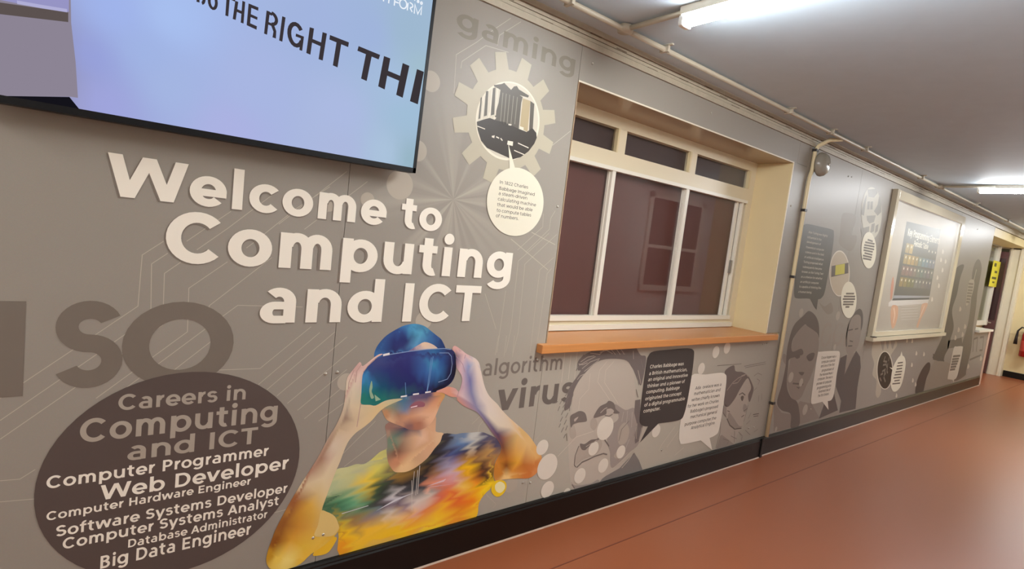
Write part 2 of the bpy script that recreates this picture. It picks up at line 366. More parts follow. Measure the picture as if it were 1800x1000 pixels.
# ------------------------------------------------------------------ traced print data: (section, part, parent part, label, layer, colour, shapes in metres)
PRINTS = [
 ('L','circuit_line','','thin pale circuit lines running diagonally behind the title',1,(184,173,156),[('l',0.0021,[(0.2592,1.3609),(0.3082,1.4056),(0.3775,1.4677)]),('l',0.0021,[(0.1987,1.3558),(0.1469,1.3104),(0.1433,1.155),(0.0348,1.0609),(-0.1547,0.8981)]),('l',0.0021,[(0.2115,1.3201),(0.1716,1.2851),(0.177,1.1236),(0.0371,0.9999),(-0.1533,0.8356)]),('l',0.0021,[(0.2467,1.2944),(0.2058,1.2576),(0.2093,1.0967),(0.0391,0.945),(-0.1521,0.7823)]),('l',0.0021,[(0.3778,1.304),(0.2732,1.2137),(0.277,1.0738),(0.0535,0.8777)]),('l',0.0021,[(0.5129,1.3269),(0.3332,1.1581),(0.3352,1.0896),(0.1024,0.8835)]),('l',0.0021,[(0.629,1.157),(0.4175,1.1607),(0.373,1.1222),(0.371,1.0634),(0.2352,0.9403)]),('l',0.0021,[(0.3008,0.9443),(0.5018,0.9402),(0.665,1.0852)]),('l',0.0021,[(0.5003,0.8826),(0.6977,1.0625)]),('l',0.0021,[(0.5296,0.8618),(0.7547,1.0645)]),('l',0.0021,[(0.5656,0.8368),(0.8025,1.0439)]),('l',0.0021,[(0.603,0.8048),(0.8462,1.0093)]),('l',0.0021,[(0.6412,0.7751),(0.8141,0.9173)]),('l',0.0021,[(0.6685,0.7396),(0.8067,0.8508)]),('l',0.0021,[(0.2884,1.3364),(0.3711,1.4119),(0.4977,1.5362)]),('l',0.0021,[(0.4309,1.3528),(0.4505,1.3714),(0.5784,1.5003),(0.6894,1.5926)]),('l',0.0021,[(0.5266,1.4418),(0.7463,1.6562)]),('l',0.0021,[(0.6128,1.4328),(0.8269,1.6316)]),('l',0.0021,[(-0.1481,0.6017),(-0.0643,0.5932)]),('l',0.0021,[(-0.1495,0.663),(-0.1085,0.6599),(-0.0766,0.6823)]),('l',0.0021,[(0.5079,0.391),(0.634,0.3977)]),('l',0.0021,[(0.8686,0.8206),(0.722,0.7242)]),('l',0.0021,[(1.0315,0.6491),(0.8386,0.5254)]),('l',0.0021,[(0.9521,0.6954),(0.8228,0.5743)])]),
 ('L','circuit_line','','pale circuit lines dropping beside the window',1,(184,173,156),[('l',0.0021,[(1.7578,1.5277),(1.5877,1.3814),(1.5917,1.0607),(1.5775,0.948)]),('l',0.0021,[(1.8068,1.5251),(1.6296,1.3701),(1.6387,1.0457),(1.6222,0.946)]),('l',0.0021,[(1.8061,1.4131),(1.7255,1.3472),(1.7288,0.9413)]),('l',0.0021,[(1.8006,1.3583),(1.7758,1.3317),(1.7674,0.9989)]),('l',0.0021,[(1.5345,1.2414),(1.5251,0.9503)]),('l',0.0021,[(1.7057,1.6138),(1.7112,1.5514),(1.5756,1.4321)]),('l',0.0021,[(1.7782,1.6364),(1.7556,1.5984),(1.7549,1.5452),(1.6256,1.4254)]),('l',0.0034,[(1.5295,1.4793),(1.7777,1.3499)]),('l',0.0034,[(1.6468,1.5207),(1.8056,1.4746)]),('l',0.0021,[(1.4199,1.2248),(1.5049,1.0622)]),('l',0.0021,[(1.5241,1.0309),(1.5168,0.9397)]),('l',0.0021,[(1.5707,1.0297),(1.5698,0.9288)]),('l',0.0021,[(1.6184,1.0286),(1.6209,0.9263)]),('l',0.0021,[(1.9493,0.8361),(1.9,0.6174),(1.9002,0.5427),(1.8374,0.4864)]),('l',0.0021,[(1.9957,0.7861),(1.9406,0.6315),(1.9425,0.5465),(1.8879,0.4695)]),('l',0.0021,[(1.4844,0.6657),(1.431,0.6219)]),('l',0.0021,[(1.5072,0.6461),(1.4723,0.6081),(1.468,0.5665)]),('l',0.0021,[(2.0701,0.4714),(1.9978,0.4049)]),('l',0.0021,[(2.1508,0.43),(2.0327,0.3506)]),('l',0.0021,[(1.5613,0.2558),(1.6284,0.1918),(1.6144,0.177)])]),
 ('L','circuit_line','','fine pale circuit lines around the cog emblem',1,(190,180,163),[('l',0.0021,[(1.4476,2.4079),(1.3438,2.3188),(1.3381,2.2754)]),('l',0.0021,[(1.392,2.4038),(1.2966,2.3179),(1.2359,2.2583),(1.1468,2.1828),(1.1549,2.0338)]),('l',0.0021,[(1.4002,2.2657),(1.2816,2.2585),(1.1762,2.1646),(1.1742,2.1373)]),('l',0.0021,[(1.8139,2.0216),(1.6745,1.904)])]),
 ('L','circle_print','','pale translucent circles scattered under the title',2,(178,167,151),[('c',[(1.0479,2.0528)],0.0399),('c',[(0.9585,1.6385)],0.0559),('c',[(1.019,1.7801)],0.0409),('c',[(0.8334,1.5651)],0.0272),('c',[(1.1246,1.1054)],0.0384),('c',[(0.8141,0.8682)],0.0338),('c',[(0.6935,1.5223)],0.0181),('c',[(1.7124,0.2734)],0.0395)]),
 ('L','cog_print','','pale cog emblem with twelve teeth',4,(182,173,151),[('p',[(1.4524,2.1979),(1.474,2.2642),(1.5308,2.2501),(1.5187,2.1813),(1.5303,2.1759),(1.5448,2.1679),(1.5555,2.1609),(1.6074,2.2076),(1.6495,2.1669),(1.6047,2.1134),(1.612,2.103),(1.6206,2.0888),(1.6263,2.0774),(1.6946,2.0918),(1.7108,2.0356),(1.6452,2.0117),(1.6463,1.999),(1.6466,1.9824),(1.6459,1.9696),(1.7123,1.948),(1.6981,1.8912),(1.6294,1.9033),(1.624,1.8917),(1.6159,1.8772),(1.609,1.8665),(1.6557,1.8146),(1.615,1.7725),(1.5615,1.8173),(1.5511,1.81),(1.5368,1.8015),(1.5255,1.7957),(1.5399,1.7274),(1.4837,1.7113),(1.4597,1.7768),(1.447,1.7757),(1.4304,1.7754),(1.4177,1.7761),(1.3961,1.7097),(1.3393,1.7239),(1.3513,1.7926),(1.3398,1.798),(1.3253,1.8061),(1.3146,1.813),(1.2627,1.7664),(1.2206,1.807),(1.2654,1.8605),(1.2581,1.871),(1.2495,1.8852),(1.2437,1.8965),(1.1755,1.8821),(1.1593,1.9384),(1.2249,1.9623),(1.2238,1.975),(1.2235,1.9916),(1.2242,2.0043),(1.1578,2.0259),(1.172,2.0827),(1.2407,2.0707),(1.2461,2.0822),(1.2541,2.0967),(1.2611,2.1074),(1.2144,2.1593),(1.2551,2.2014),(1.3086,2.1566),(1.319,2.1639),(1.3333,2.1725),(1.3446,2.1783),(1.3302,2.2466),(1.3864,2.2627),(1.4104,2.1971),(1.423,2.1982),(1.4397,2.1985)])]),
 ('L','machine_photo','','round photograph of a dark metal calculating machine set in the cog',5,(226,218,197),[('s',[(1.6139,2.025),(1.6073,1.9469),(1.5654,1.8774),(1.4981,1.8315),(1.4207,1.8178),(1.349,1.8374),(1.2964,1.8848),(1.2715,1.9503),(1.2779,2.0218),(1.3144,2.0869),(1.3751,2.1339),(1.4498,2.1533),(1.5245,2.1398),(1.5837,2.0942)])]),
 ('L','photo_ground','machine_photo','',6,(205,197,178),[('s',[(1.6046,2.0243),(1.5986,1.9499),(1.5592,1.8836),(1.4958,1.8398),(1.4226,1.8267),(1.3547,1.8455),(1.3047,1.8908),(1.2809,1.9535),(1.2868,2.022),(1.3214,2.0843),(1.3789,2.129),(1.4496,2.1473),(1.5202,2.1341),(1.5762,2.0904)])]),
 ('L','machine_column','machine_photo','dark machine columns',7,(92,86,76),[('p',[(1.3787,2.1035),(1.3979,2.1144),(1.4325,2.113),(1.4736,2.1088),(1.5019,2.1033),(1.4976,2.0772),(1.5004,1.9686),(1.4946,1.9337),(1.3663,1.973),(1.3654,1.9972),(1.3762,2.0483)]),('p',[(1.3358,2.0987),(1.3524,2.1069),(1.3605,1.996),(1.3437,1.9882)]),('p',[(1.3058,2.0792),(1.3176,2.0841),(1.324,1.9838),(1.309,1.9765)]),('p',[(1.2831,2.0459),(1.2895,2.0534),(1.2917,1.9646),(1.2836,1.9589)]),('p',[(1.5476,2.0975),(1.5715,2.0905),(1.5796,1.9853),(1.56,1.9641)]),('p',[(1.3412,2.114),(1.3803,2.1281),(1.3946,2.1371),(1.4032,2.132),(1.4345,2.1175),(1.4479,2.1353),(1.4632,2.1413),(1.4758,2.13),(1.5359,2.1179),(1.5318,2.1084),(1.4363,2.1057),(1.3787,2.1035),(1.3445,2.1089)])]),
 ('L','machine_column','machine_photo','ochre machine column',7,(176,158,122),[('p',[(1.5025,2.0992),(1.5476,2.0975),(1.5517,1.9624),(1.5057,1.9698)])]),
 ('L','machine_rod','machine_photo','',8,(140,132,118),[('l',0.004,[(1.3929,2.0951),(1.3973,1.9634)]),('l',0.004,[(1.4112,2.0954),(1.4151,1.9672)]),('l',0.004,[(1.4297,2.0957),(1.4332,1.9711)]),('l',0.004,[(1.4511,2.096),(1.454,1.9755)]),('l',0.004,[(1.4727,2.0963),(1.475,1.9801)])]),
 ('L','machine_base','machine_photo','dark machine base and rails',8,(64,58,52),[('p',[(1.2768,1.9474),(1.3116,1.965),(1.3401,1.9773),(1.3713,1.9741),(1.4232,1.9772),(1.4897,1.9664),(1.5462,1.9612),(1.5768,1.9847),(1.6025,1.9685),(1.6087,1.9481),(1.5986,1.92),(1.5703,1.88),(1.5301,1.8469),(1.483,1.8279),(1.4606,1.8323),(1.3423,1.8521),(1.3088,1.876),(1.286,1.9156)])]),
 ('L','machine_highlight','machine_photo','',9,(222,214,196),[('p',[(1.4474,1.9033),(1.477,1.9049),(1.4771,1.886),(1.4462,1.8863)]),('p',[(1.3602,1.9066),(1.375,1.9116),(1.3742,1.8992),(1.3611,1.9006)]),('l',0.005,[(1.3834,1.9072),(1.3995,1.9042)]),('l',0.005,[(1.4072,1.9057),(1.4189,1.8977)]),('p',[(1.4396,1.9745),(1.4582,1.9764),(1.4565,1.9698),(1.4415,1.9687)]),('p',[(1.5045,1.978),(1.527,1.9764),(1.5262,1.9635),(1.5053,1.9655)]),('l',0.004,[(1.2815,1.9306),(1.3218,1.927)]),('l',0.004,[(1.5046,1.904),(1.568,1.8947)]),('l',0.004,[(1.4879,1.869),(1.5477,1.8608)]),('l',0.006,[(1.3346,1.9983),(1.3339,1.978)]),('l',0.006,[(1.3639,2.1058),(1.366,1.9932)]),('l',0.006,[(1.3355,2.1006),(1.3387,1.9871)]),('l',0.007,[(1.2983,2.0615),(1.2995,1.9624)]),('p',[(1.3591,1.9876),(1.3721,1.9865),(1.3697,1.9778),(1.3583,1.9785)])]),
 ('L','speech_bubble','','pale round speech bubble pointing up at the cog photograph',10,(226,219,197),[('s',[(1.6954,1.6686),(1.6892,1.5981),(1.6498,1.5381),(1.5865,1.5014),(1.5134,1.4947),(1.4457,1.5179),(1.3958,1.5652),(1.3721,1.6269),(1.3781,1.6918),(1.4127,1.7485),(1.4703,1.7867),(1.541,1.7984),(1.6115,1.7801),(1.6672,1.7339)]),('p',[(1.4534,1.8934),(1.4879,1.7879),(1.4758,1.782)]),('p',[(1.4521,1.8893),(1.5041,1.7945),(1.477,1.7876)])]),
 ('L','careers_ellipse','','dark brown ellipse listing careers in pale lettering',5,(88,76,71),[('e',[(0.292,0.6)],0.369,0.342,-0.02)]),
 ('U','circle_print','','pale translucent circles dotted along the lower board',6,(222,212,196),[('c',[(1.889,0.439)],0.0405),('c',[(1.9431,0.3258)],0.0701),('c',[(1.9644,0.1972)],0.0454),('c',[(2.1145,0.1465)],0.0269),('c',[(2.2009,0.2268)],0.0442),('c',[(2.3858,0.2526)],0.0422),('c',[(2.2831,0.3705)],0.0409),('c',[(2.3594,0.4766)],0.0685),('c',[(2.5275,0.3109)],0.0396),('c',[(2.8441,0.3958)],0.0417),('c',[(3.3907,0.8731)],0.0419),('c',[(3.525,0.8959)],0.0407),('c',[(3.2446,0.7677)],0.0393)]),  # portrait and circle inks of this section lightened to offset weak light
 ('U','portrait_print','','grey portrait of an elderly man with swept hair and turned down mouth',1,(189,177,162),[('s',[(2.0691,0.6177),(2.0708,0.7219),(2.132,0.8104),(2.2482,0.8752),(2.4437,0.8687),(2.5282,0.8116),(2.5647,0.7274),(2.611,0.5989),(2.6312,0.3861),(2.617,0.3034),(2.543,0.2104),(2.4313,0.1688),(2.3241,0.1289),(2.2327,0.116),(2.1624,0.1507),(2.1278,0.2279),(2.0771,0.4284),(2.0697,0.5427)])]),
 ('U','portrait_tone','portrait_print','',2,(160,148,139),[('s',[(2.414,0.612),(2.5165,0.5664),(2.5947,0.5694),(2.654,0.5031),(2.6999,0.4187),(2.6822,0.3301),(2.6086,0.2934),(2.5304,0.2469),(2.4669,0.2228),(2.4399,0.2745),(2.4303,0.3226),(2.3895,0.4039),(2.4143,0.4864),(2.4649,0.526)]),('s',[(2.1387,0.2057),(2.1736,0.1765),(2.2992,0.1623),(2.3527,0.1746),(2.3645,0.1549),(2.2229,0.1552),(2.1695,0.1579)])]),
 ('U','portrait_tone','portrait_print','',3,(177,164,150),[('s',[(2.1624,0.4047),(2.1468,0.3471),(2.1521,0.2967),(2.2159,0.3188),(2.3221,0.3346),(2.3522,0.3867),(2.3147,0.415),(2.2211,0.3735)]),('s',[(2.2287,0.5382),(2.2572,0.5512),(2.2878,0.5141),(2.2712,0.4772),(2.2362,0.4986)]),('s',[(2.0758,0.5199),(2.1035,0.527),(2.1285,0.4697),(2.1024,0.4518),(2.0762,0.4771)]),('s',[(2.4858,0.4654),(2.5326,0.4885),(2.5788,0.4353),(2.5669,0.3657),(2.5079,0.357),(2.4805,0.4079)]),('s',[(2.4698,0.2927),(2.5129,0.3327),(2.5668,0.3241),(2.5254,0.2715)])]),
 ('U','portrait_tone','portrait_print','',6,(186,173,160),[('s',[(2.3575,0.587),(2.3855,0.5895),(2.4137,0.5722),(2.4003,0.5566),(2.3673,0.5577)]),('s',[(2.0972,0.5626),(2.1246,0.5727),(2.1206,0.5624),(2.1033,0.5485)]),('l',0.005,[(2.3,0.5739),(2.3281,0.5931),(2.3511,0.599)]),('l',0.004,[(2.2179,0.3906),(2.2687,0.4078),(2.3065,0.4162)]),('l',0.004,[(2.5013,0.5565),(2.496,0.499)]),('l',0.004,[(2.5355,0.5584),(2.5428,0.4813)]),('l',0.004,[(2.5817,0.5473),(2.5932,0.4511)]),('l',0.004,[(2.6393,0.445),(2.6379,0.3671)]),('l',0.004,[(2.5904,0.3801),(2.5668,0.3241)]),('l',0.004,[(2.519,0.2608),(2.5902,0.2964)])]),
 ('U','portrait_hair','portrait_print','',3,(119,109,104),[('s',[(2.0554,0.6379),(2.0695,0.7295),(2.132,0.8104),(2.2479,0.8771),(2.4435,0.8695),(2.5202,0.8202),(2.5563,0.7813),(2.6195,0.7064),(2.6381,0.7382),(2.641,0.8708),(2.586,0.8899),(2.5393,0.9325),(2.5305,0.9449),(2.3352,0.9443),(2.2246,0.9409),(2.152,0.9289),(2.099,0.9053),(2.0683,0.8774),(2.0764,0.8327),(2.0978,0.8276),(2.069,0.7888),(2.0399,0.7542),(2.02,0.697),(2.0128,0.624)]),('p',[(2.5936,0.6167),(2.6428,0.6177),(2.6687,0.4772),(2.7039,0.4425),(2.6863,0.3538),(2.6526,0.3408),(2.6313,0.3981),(2.6446,0.4623),(2.6012,0.5391)])]),
 ('U','portrait_hair','portrait_print','',4,(182,170,156),[('l',0.004,[(2.0889,0.8763),(2.1364,0.8998),(2.1884,0.9047)]),('l',0.004,[(2.082,0.8582),(2.13,0.8777),(2.1999,0.9004)]),('l',0.004,[(2.1062,0.8382),(2.1626,0.8722),(2.235,0.8873)]),('l',0.004,[(2.1247,0.8221),(2.1676,0.8456),(2.2309,0.8799)]),('l',0.004,[(2.1534,0.9214),(2.2305,0.9103),(2.2592,0.9319)]),('l',0.004,[(2.2283,0.9218),(2.2816,0.931),(2.3365,0.9093)]),('l',0.004,[(2.3139,0.9374),(2.3604,0.9044)]),('l',0.004,[(2.3599,0.9356),(2.4014,0.9025)]),('l',0.004,[(2.5118,0.9175),(2.5253,0.8685)]),('l',0.004,[(2.5803,0.8001),(2.6122,0.7402),(2.6241,0.7144)]),('l',0.004,[(2.3941,0.9381),(2.437,0.9008)]),('l',0.004,[(2.0755,0.8659),(2.1073,0.8604),(2.142,0.8696)]),('l',0.004,[(2.0807,0.7805),(2.1026,0.8012),(2.1274,0.8069)]),('l',0.004,[(2.6433,0.4685),(2.6553,0.3706)]),('l',0.004,[(2.6958,0.4375),(2.6849,0.3601)]),('l',0.004,[(2.5652,0.2049),(2.6552,0.2858)]),('l',0.004,[(2.4233,0.19),(2.5329,0.2346),(2.6445,0.2936)])]),
 ('U','portrait_feature','portrait_print','',5,(121,111,104),[('s',[(2.0652,0.5798),(2.0983,0.5972),(2.1337,0.6039),(2.1738,0.5885),(2.1954,0.5533),(2.1908,0.5374),(2.1306,0.5396),(2.0951,0.5334),(2.0795,0.5194)]),('s',[(2.2493,0.5522),(2.2656,0.5889),(2.2923,0.6137),(2.3378,0.6256),(2.3597,0.6374),(2.4044,0.6187),(2.4284,0.5819),(2.4676,0.5546),(2.4167,0.5576),(2.3777,0.5876),(2.3492,0.5879),(2.3502,0.5625),(2.3038,0.5539)]),('s',[(2.1681,0.4148),(2.2069,0.4089),(2.25,0.4246),(2.2972,0.4232),(2.316,0.4289),(2.3147,0.415),(2.2698,0.4021),(2.2348,0.3824),(2.2137,0.3719),(2.1853,0.3819)]),('l',0.008,[(2.1662,0.2804),(2.2033,0.3043),(2.2556,0.3119),(2.3008,0.3211),(2.372,0.3264),(2.407,0.3148)]),('l',0.007,[(2.3156,0.4515),(2.3631,0.4135),(2.4141,0.3628)]),('l',0.005,[(2.1609,0.405),(2.142,0.3533),(2.1444,0.2981),(2.162,0.2828)]),('l',0.005,[(2.3395,0.5553),(2.378,0.5451),(2.4051,0.5532)]),('l',0.004,[(2.0522,0.4912),(2.0635,0.4469)]),('l',0.006,[(2.1456,0.1877),(2.1729,0.1599)]),('l',0.004,[(2.0492,0.6503),(2.0522,0.6131)]),('l',0.004,[(2.4942,0.3825),(2.5058,0.4511),(2.566,0.4961)])]),
 ('U','portrait_hair','portrait_print','',6,(128,119,112),[('l',0.0045,[(2.031,0.6732),(2.0239,0.653)]),('l',0.0045,[(2.0158,0.6591),(1.9986,0.6374)]),('l',0.0045,[(2.0412,0.6354),(2.0161,0.6172)]),('l',0.0045,[(2.008,0.6233),(1.9948,0.5987)]),('l',0.0045,[(2.0432,0.6036),(2.0298,0.5788)]),('l',0.0045,[(2.0073,0.5868),(1.9941,0.5622)]),('l',0.0045,[(2.0389,0.5671),(2.0255,0.5424)]),('l',0.0045,[(1.9995,0.5511),(1.989,0.5315)]),('l',0.0045,[(2.0519,0.5337),(2.042,0.5085)]),('l',0.0045,[(2.0247,0.5267),(2.0114,0.5022)]),('l',0.0045,[(1.976,0.6477),(1.9665,0.6228)]),('l',0.0045,[(2.0458,0.4868),(2.0351,0.467)]),('l',0.0045,[(1.9575,0.6754),(1.9385,0.6671)]),('l',0.0045,[(1.9847,0.6779),(1.9742,0.6582)]),('l',0.005,[(2.0487,0.7608),(2.0198,0.7265)]),('l',0.005,[(2.0387,0.7322),(2.0048,0.6985)]),('l',0.005,[(2.0352,0.6956),(2.0013,0.6621)]),('l',0.005,[(2.081,0.8914),(2.1074,0.916)]),('l',0.005,[(2.114,0.9083),(2.1619,0.9322)]),('l',0.005,[(2.1733,0.928),(2.2345,0.9462)]),('l',0.005,[(2.2577,0.9396),(2.3234,0.9467)]),('l',0.005,[(2.0616,0.8299),(2.082,0.8582)]),('l',0.005,[(2.3376,0.9326),(2.3771,0.9075)]),('l',0.005,[(2.4008,0.934),(2.4491,0.9003)]),('l',0.005,[(2.5914,0.8651),(2.6317,0.7968)]),('l',0.005,[(2.5811,0.7672),(2.6066,0.7075)]),('l',0.005,[(2.5864,0.6844),(2.6166,0.6318)])]),
 ('U','portrait_coat','portrait_print','',4,(128,122,117),[('p',[(2.4245,0.1839),(2.538,0.2099),(2.6552,0.2858),(2.7137,0.2271),(2.7674,0.1524),(2.4634,0.1558),(2.3657,0.1489),(2.3937,0.1724)])]),
 ('U','portrait_coat','portrait_print','',5,(188,176,160),[('l',0.007,[(2.5561,0.2066),(2.6099,0.2451),(2.6499,0.2897)]),('l',0.005,[(2.4073,0.1872),(2.4858,0.2135),(2.551,0.2314)]),('p',[(2.7087,0.4419),(2.747,0.438),(2.7013,0.3486),(2.6829,0.3483)])]),
 ('U','speech_bubble','','dark rounded speech bubble right of the elderly man portrait',7,(72,66,63),[('s4',[(2.6495,0.8421),(2.6573,0.8796),(2.7001,0.9068),(2.8803,0.9121),(3.0495,0.9127),(3.1161,0.8989),(3.1352,0.8642),(3.1431,0.7425),(3.138,0.5597),(3.1223,0.4693),(3.0921,0.4385),(2.9941,0.4355),(2.8625,0.4411),(2.7725,0.4367),(2.716,0.442),(2.6729,0.4654),(2.6579,0.5097),(2.6502,0.6928)]),('p',[(2.755,0.4405),(2.8616,0.4449),(2.6944,0.3412)])]),
 ('U','speech_bubble','','pale rounded speech bubble between the dark bubble and woman portrait',6,(232,223,208),[('s4',[(3.1405,0.7275),(3.3067,0.7235),(3.4892,0.7229),(3.5597,0.7059),(3.5813,0.6716),(3.5902,0.572),(3.5951,0.4222),(3.5851,0.2984),(3.5564,0.269),(3.4733,0.2561),(3.3753,0.2558),(3.1612,0.2611),(3.1237,0.2839),(3.1034,0.3255),(3.095,0.4266),(3.121,0.5767)]),('p',[(3.3681,0.2569),(3.4803,0.2567),(3.5398,0.1588)])]),
 ('U','portrait_print','','grey profile portrait of a woman with pinned up hair beside the conduit',1,(173,161,148),[('s',[(3.6026,0.4884),(3.7111,0.4698),(3.7815,0.5929),(3.8581,0.6558),(3.9279,0.61),(3.9801,0.4863),(3.9359,0.4684),(3.9451,0.4152),(3.9347,0.3566),(3.9173,0.3213),(3.9144,0.2843),(3.8615,0.2764),(3.761,0.2972),(3.6934,0.3495),(3.6559,0.39),(3.61,0.4168)]),('p',[(3.5941,0.3833),(3.6934,0.3495),(3.7632,0.2896),(3.9144,0.2843),(3.8512,0.2184),(3.8432,0.1527),(3.5943,0.1552),(3.618,0.2519)])]),
 ('U','portrait_hair','portrait_print.001','',2,(112,101,95),[('s',[(3.6005,0.4957),(3.6616,0.4608),(3.739,0.5102),(3.7975,0.5843),(3.8723,0.6547),(3.9256,0.6176),(3.9541,0.5708),(3.9269,0.5213),(3.9651,0.4654),(3.9955,0.5522),(3.9666,0.5994),(3.8808,0.6724),(3.7878,0.7078),(3.6905,0.7214),(3.6513,0.7662),(3.5468,0.7309),(3.5841,0.6656),(3.5935,0.5879)])]),
 ('U','portrait_hair','portrait_print.001','',3,(160,147,135),[('l',0.006,[(3.6131,0.5861),(3.6757,0.6374),(3.746,0.6677),(3.8362,0.6828)]),('l',0.006,[(3.6778,0.6301),(3.7431,0.6321),(3.7871,0.6646)]),('l',0.006,[(3.7827,0.6794),(3.848,0.6893),(3.8831,0.6649)])]),
 ('U','portrait_tone','portrait_print.001','',2,(150,139,128),[('s',[(3.6877,0.4149),(3.7507,0.3786),(3.8547,0.2996),(3.9144,0.2843),(3.8615,0.2764),(3.761,0.2972),(3.6934,0.3495)]),('s',[(3.89,0.4583),(3.9404,0.4306),(3.9253,0.3876),(3.88,0.4224)]),('s',[(3.6046,0.4811),(3.6417,0.463),(3.6559,0.39),(3.61,0.4168)]),('p',[(3.5943,0.1552),(3.618,0.2519),(3.6425,0.2555),(3.8432,0.1527)])]),
 ('U','portrait_hair','portrait_print.001','',4,(125,114,106),[('l',0.004,[(3.9673,0.6662),(4.0191,0.6849),(4.0839,0.6654)]),('l',0.004,[(4.0186,0.6401),(4.0684,0.6213),(4.0481,0.5928)]),('l',0.004,[(4.1311,0.5173),(4.1488,0.4619)]),('l',0.004,[(4.0902,0.5058),(4.0999,0.4515)]),('l',0.004,[(4.0029,0.5516),(4.0404,0.5708)]),('l',0.004,[(4.0136,0.3774),(3.9834,0.3356)]),('l',0.004,[(4.018,0.3163),(3.9682,0.2923)]),('l',0.004,[(3.6643,0.2236),(3.7502,0.1963),(3.7314,0.1699)]),('l',0.004,[(3.7669,0.2305),(3.8581,0.1951)]),('l',0.004,[(3.8706,0.2455),(3.9378,0.206),(3.935,0.1688)]),('l',0.004,[(3.9677,0.2471),(4.0546,0.197)]),('l',0.004,[(4.1083,0.2125),(4.1628,0.2283)])]),
 ('U','portrait_feature','portrait_print.001','',3,(105,95,88),[('l',0.008,[(3.7911,0.5377),(3.8355,0.5482),(3.8837,0.5253)]),('s',[(3.8234,0.5201),(3.8493,0.5249),(3.8669,0.5122),(3.8547,0.484),(3.829,0.5013)]),('l',0.006,[(3.8929,0.4024),(3.9256,0.4099),(3.9439,0.419)]),('l',0.007,[(3.8781,0.3597),(3.9166,0.3699)]),('l',0.009,[(3.6735,0.3735),(3.7291,0.316),(3.8072,0.2764),(3.9046,0.2707)]),('l',0.005,[(3.6001,0.4745),(3.6079,0.4241),(3.6647,0.3818)]),('l',0.006,[(3.6633,0.4321),(3.699,0.4208)]),('l',0.004,[(3.9503,0.4445),(3.9399,0.3859),(3.9245,0.3204)]),('l',0.004,[(3.5937,0.362),(3.6098,0.2816),(3.5857,0.1637)]),('l',0.004,[(3.8116,0.261),(3.8316,0.1693)]),('l',0.003,[(3.8022,0.7501),(4.1113,0.7655)]),('l',0.003,[(3.8194,0.7382),(4.1163,0.7502)]),('l',0.003,[(3.4359,0.7755),(3.7555,0.7708)]),('l',0.007,[(4.0485,0.3581),(4.1377,0.3554)]),('l',0.006,[(4.0609,0.3414),(4.1355,0.3387)])]),
 ('U','circuit_line','','fine pale circuit lines across the lower board',3,(214,202,184),[('l',0.0021,[(2.2994,0.8686),(2.2476,0.8216),(2.2437,0.7566),(2.3673,0.6401)]),('l',0.0021,[(2.3568,0.8655),(2.2981,0.8184),(2.3006,0.7483),(2.4429,0.6123)]),('l',0.0021,[(2.1747,0.8074),(2.1805,0.7198),(2.1208,0.6723),(2.1214,0.6119)]),('l',0.0021,[(1.964,0.9333),(1.9672,0.7747)]),('l',0.0021,[(2.0104,0.9205),(2.0144,0.7856)]),('l',0.0021,[(2.0532,0.9331),(2.0601,0.7821)]),('l',0.0021,[(2.0095,0.3701),(2.1305,0.4586),(2.2643,0.4726)]),('l',0.0021,[(3.0404,0.3955),(2.9307,0.2979),(2.9048,0.257)]),('l',0.0021,[(3.1067,0.379),(2.9857,0.2667)]),('l',0.0021,[(3.1802,0.2362),(3.0884,0.1965)])]),
 ('R','portrait_print','','dark haired woman portrait right of the conduit',1,(136,124,114),[('s',[(4.5142,0.9274),(4.6234,1.0441),(4.8742,0.9961),(5.0006,0.902),(5.0154,0.763),(4.9729,0.6033),(4.9039,0.5161),(4.8403,0.4183),(4.7251,0.4012),(4.6051,0.4744),(4.5183,0.5916),(4.5182,0.7221)]),('s',[(4.3853,0.8148),(4.4492,0.7905),(4.4606,0.7255),(4.3927,0.7613)]),('p',[(4.3509,0.4335),(4.5224,0.317),(4.6947,0.2858),(4.8278,0.3852),(5.0741,0.3365),(5.2961,0.1786),(4.5759,0.1603),(4.4372,0.1738)])]),
 ('R','portrait_hair','portrait_print','',2,(100,90,83),[('s',[(4.6193,1.12),(4.712,1.1615),(4.852,1.1197),(4.9468,1.0403),(4.9916,0.9253),(4.9344,0.9723),(4.7363,1.0317),(4.6593,1.0437),(4.5103,0.9383),(4.5259,0.83),(4.6842,0.8454),(4.7375,0.7988),(4.6362,0.7814),(4.5027,0.7663),(4.5027,0.7014),(4.5339,0.5467),(4.6413,0.4376),(4.7814,0.3785),(4.8803,0.2409),(4.8853,0.1588),(4.7388,0.1609),(4.6947,0.2858),(4.5145,0.34),(4.4109,0.4166),(4.4414,0.5544),(4.4567,0.7042),(4.4341,0.8659),(4.4759,1.0352)])]),
 ('R','portrait_feature','portrait_print','',3,(98,88,82),[('s',[(4.5865,0.7893),(4.6542,0.7971),(4.6866,0.7734),(4.631,0.763)]),('s',[(4.8083,0.773),(4.8736,0.7983),(4.9565,0.7945),(4.9453,0.7434),(4.8742,0.73)]),('s',[(4.7095,0.6441),(4.8142,0.6371),(4.7821,0.611)]),('l',0.014,[(4.6349,0.555),(4.7215,0.5447),(4.8361,0.5309)]),('p',[(4.706,0.5213),(4.7827,0.5091),(4.7632,0.4961)])]),
 ('R','circle_print','','small pale circles around the dark haired woman portrait',4,(168,157,144),[('c',[(4.571,1.1467)],0.0373),('c',[(4.5812,0.6109)],0.0441),('c',[(4.7884,0.5514)],0.0355),('c',[(4.9585,0.2949)],0.0478),('c',[(5.308,1.1208)],0.0413),('c',[(5.3564,0.8337)],0.0266),('c',[(4.4711,0.1871)],0.0201)]),
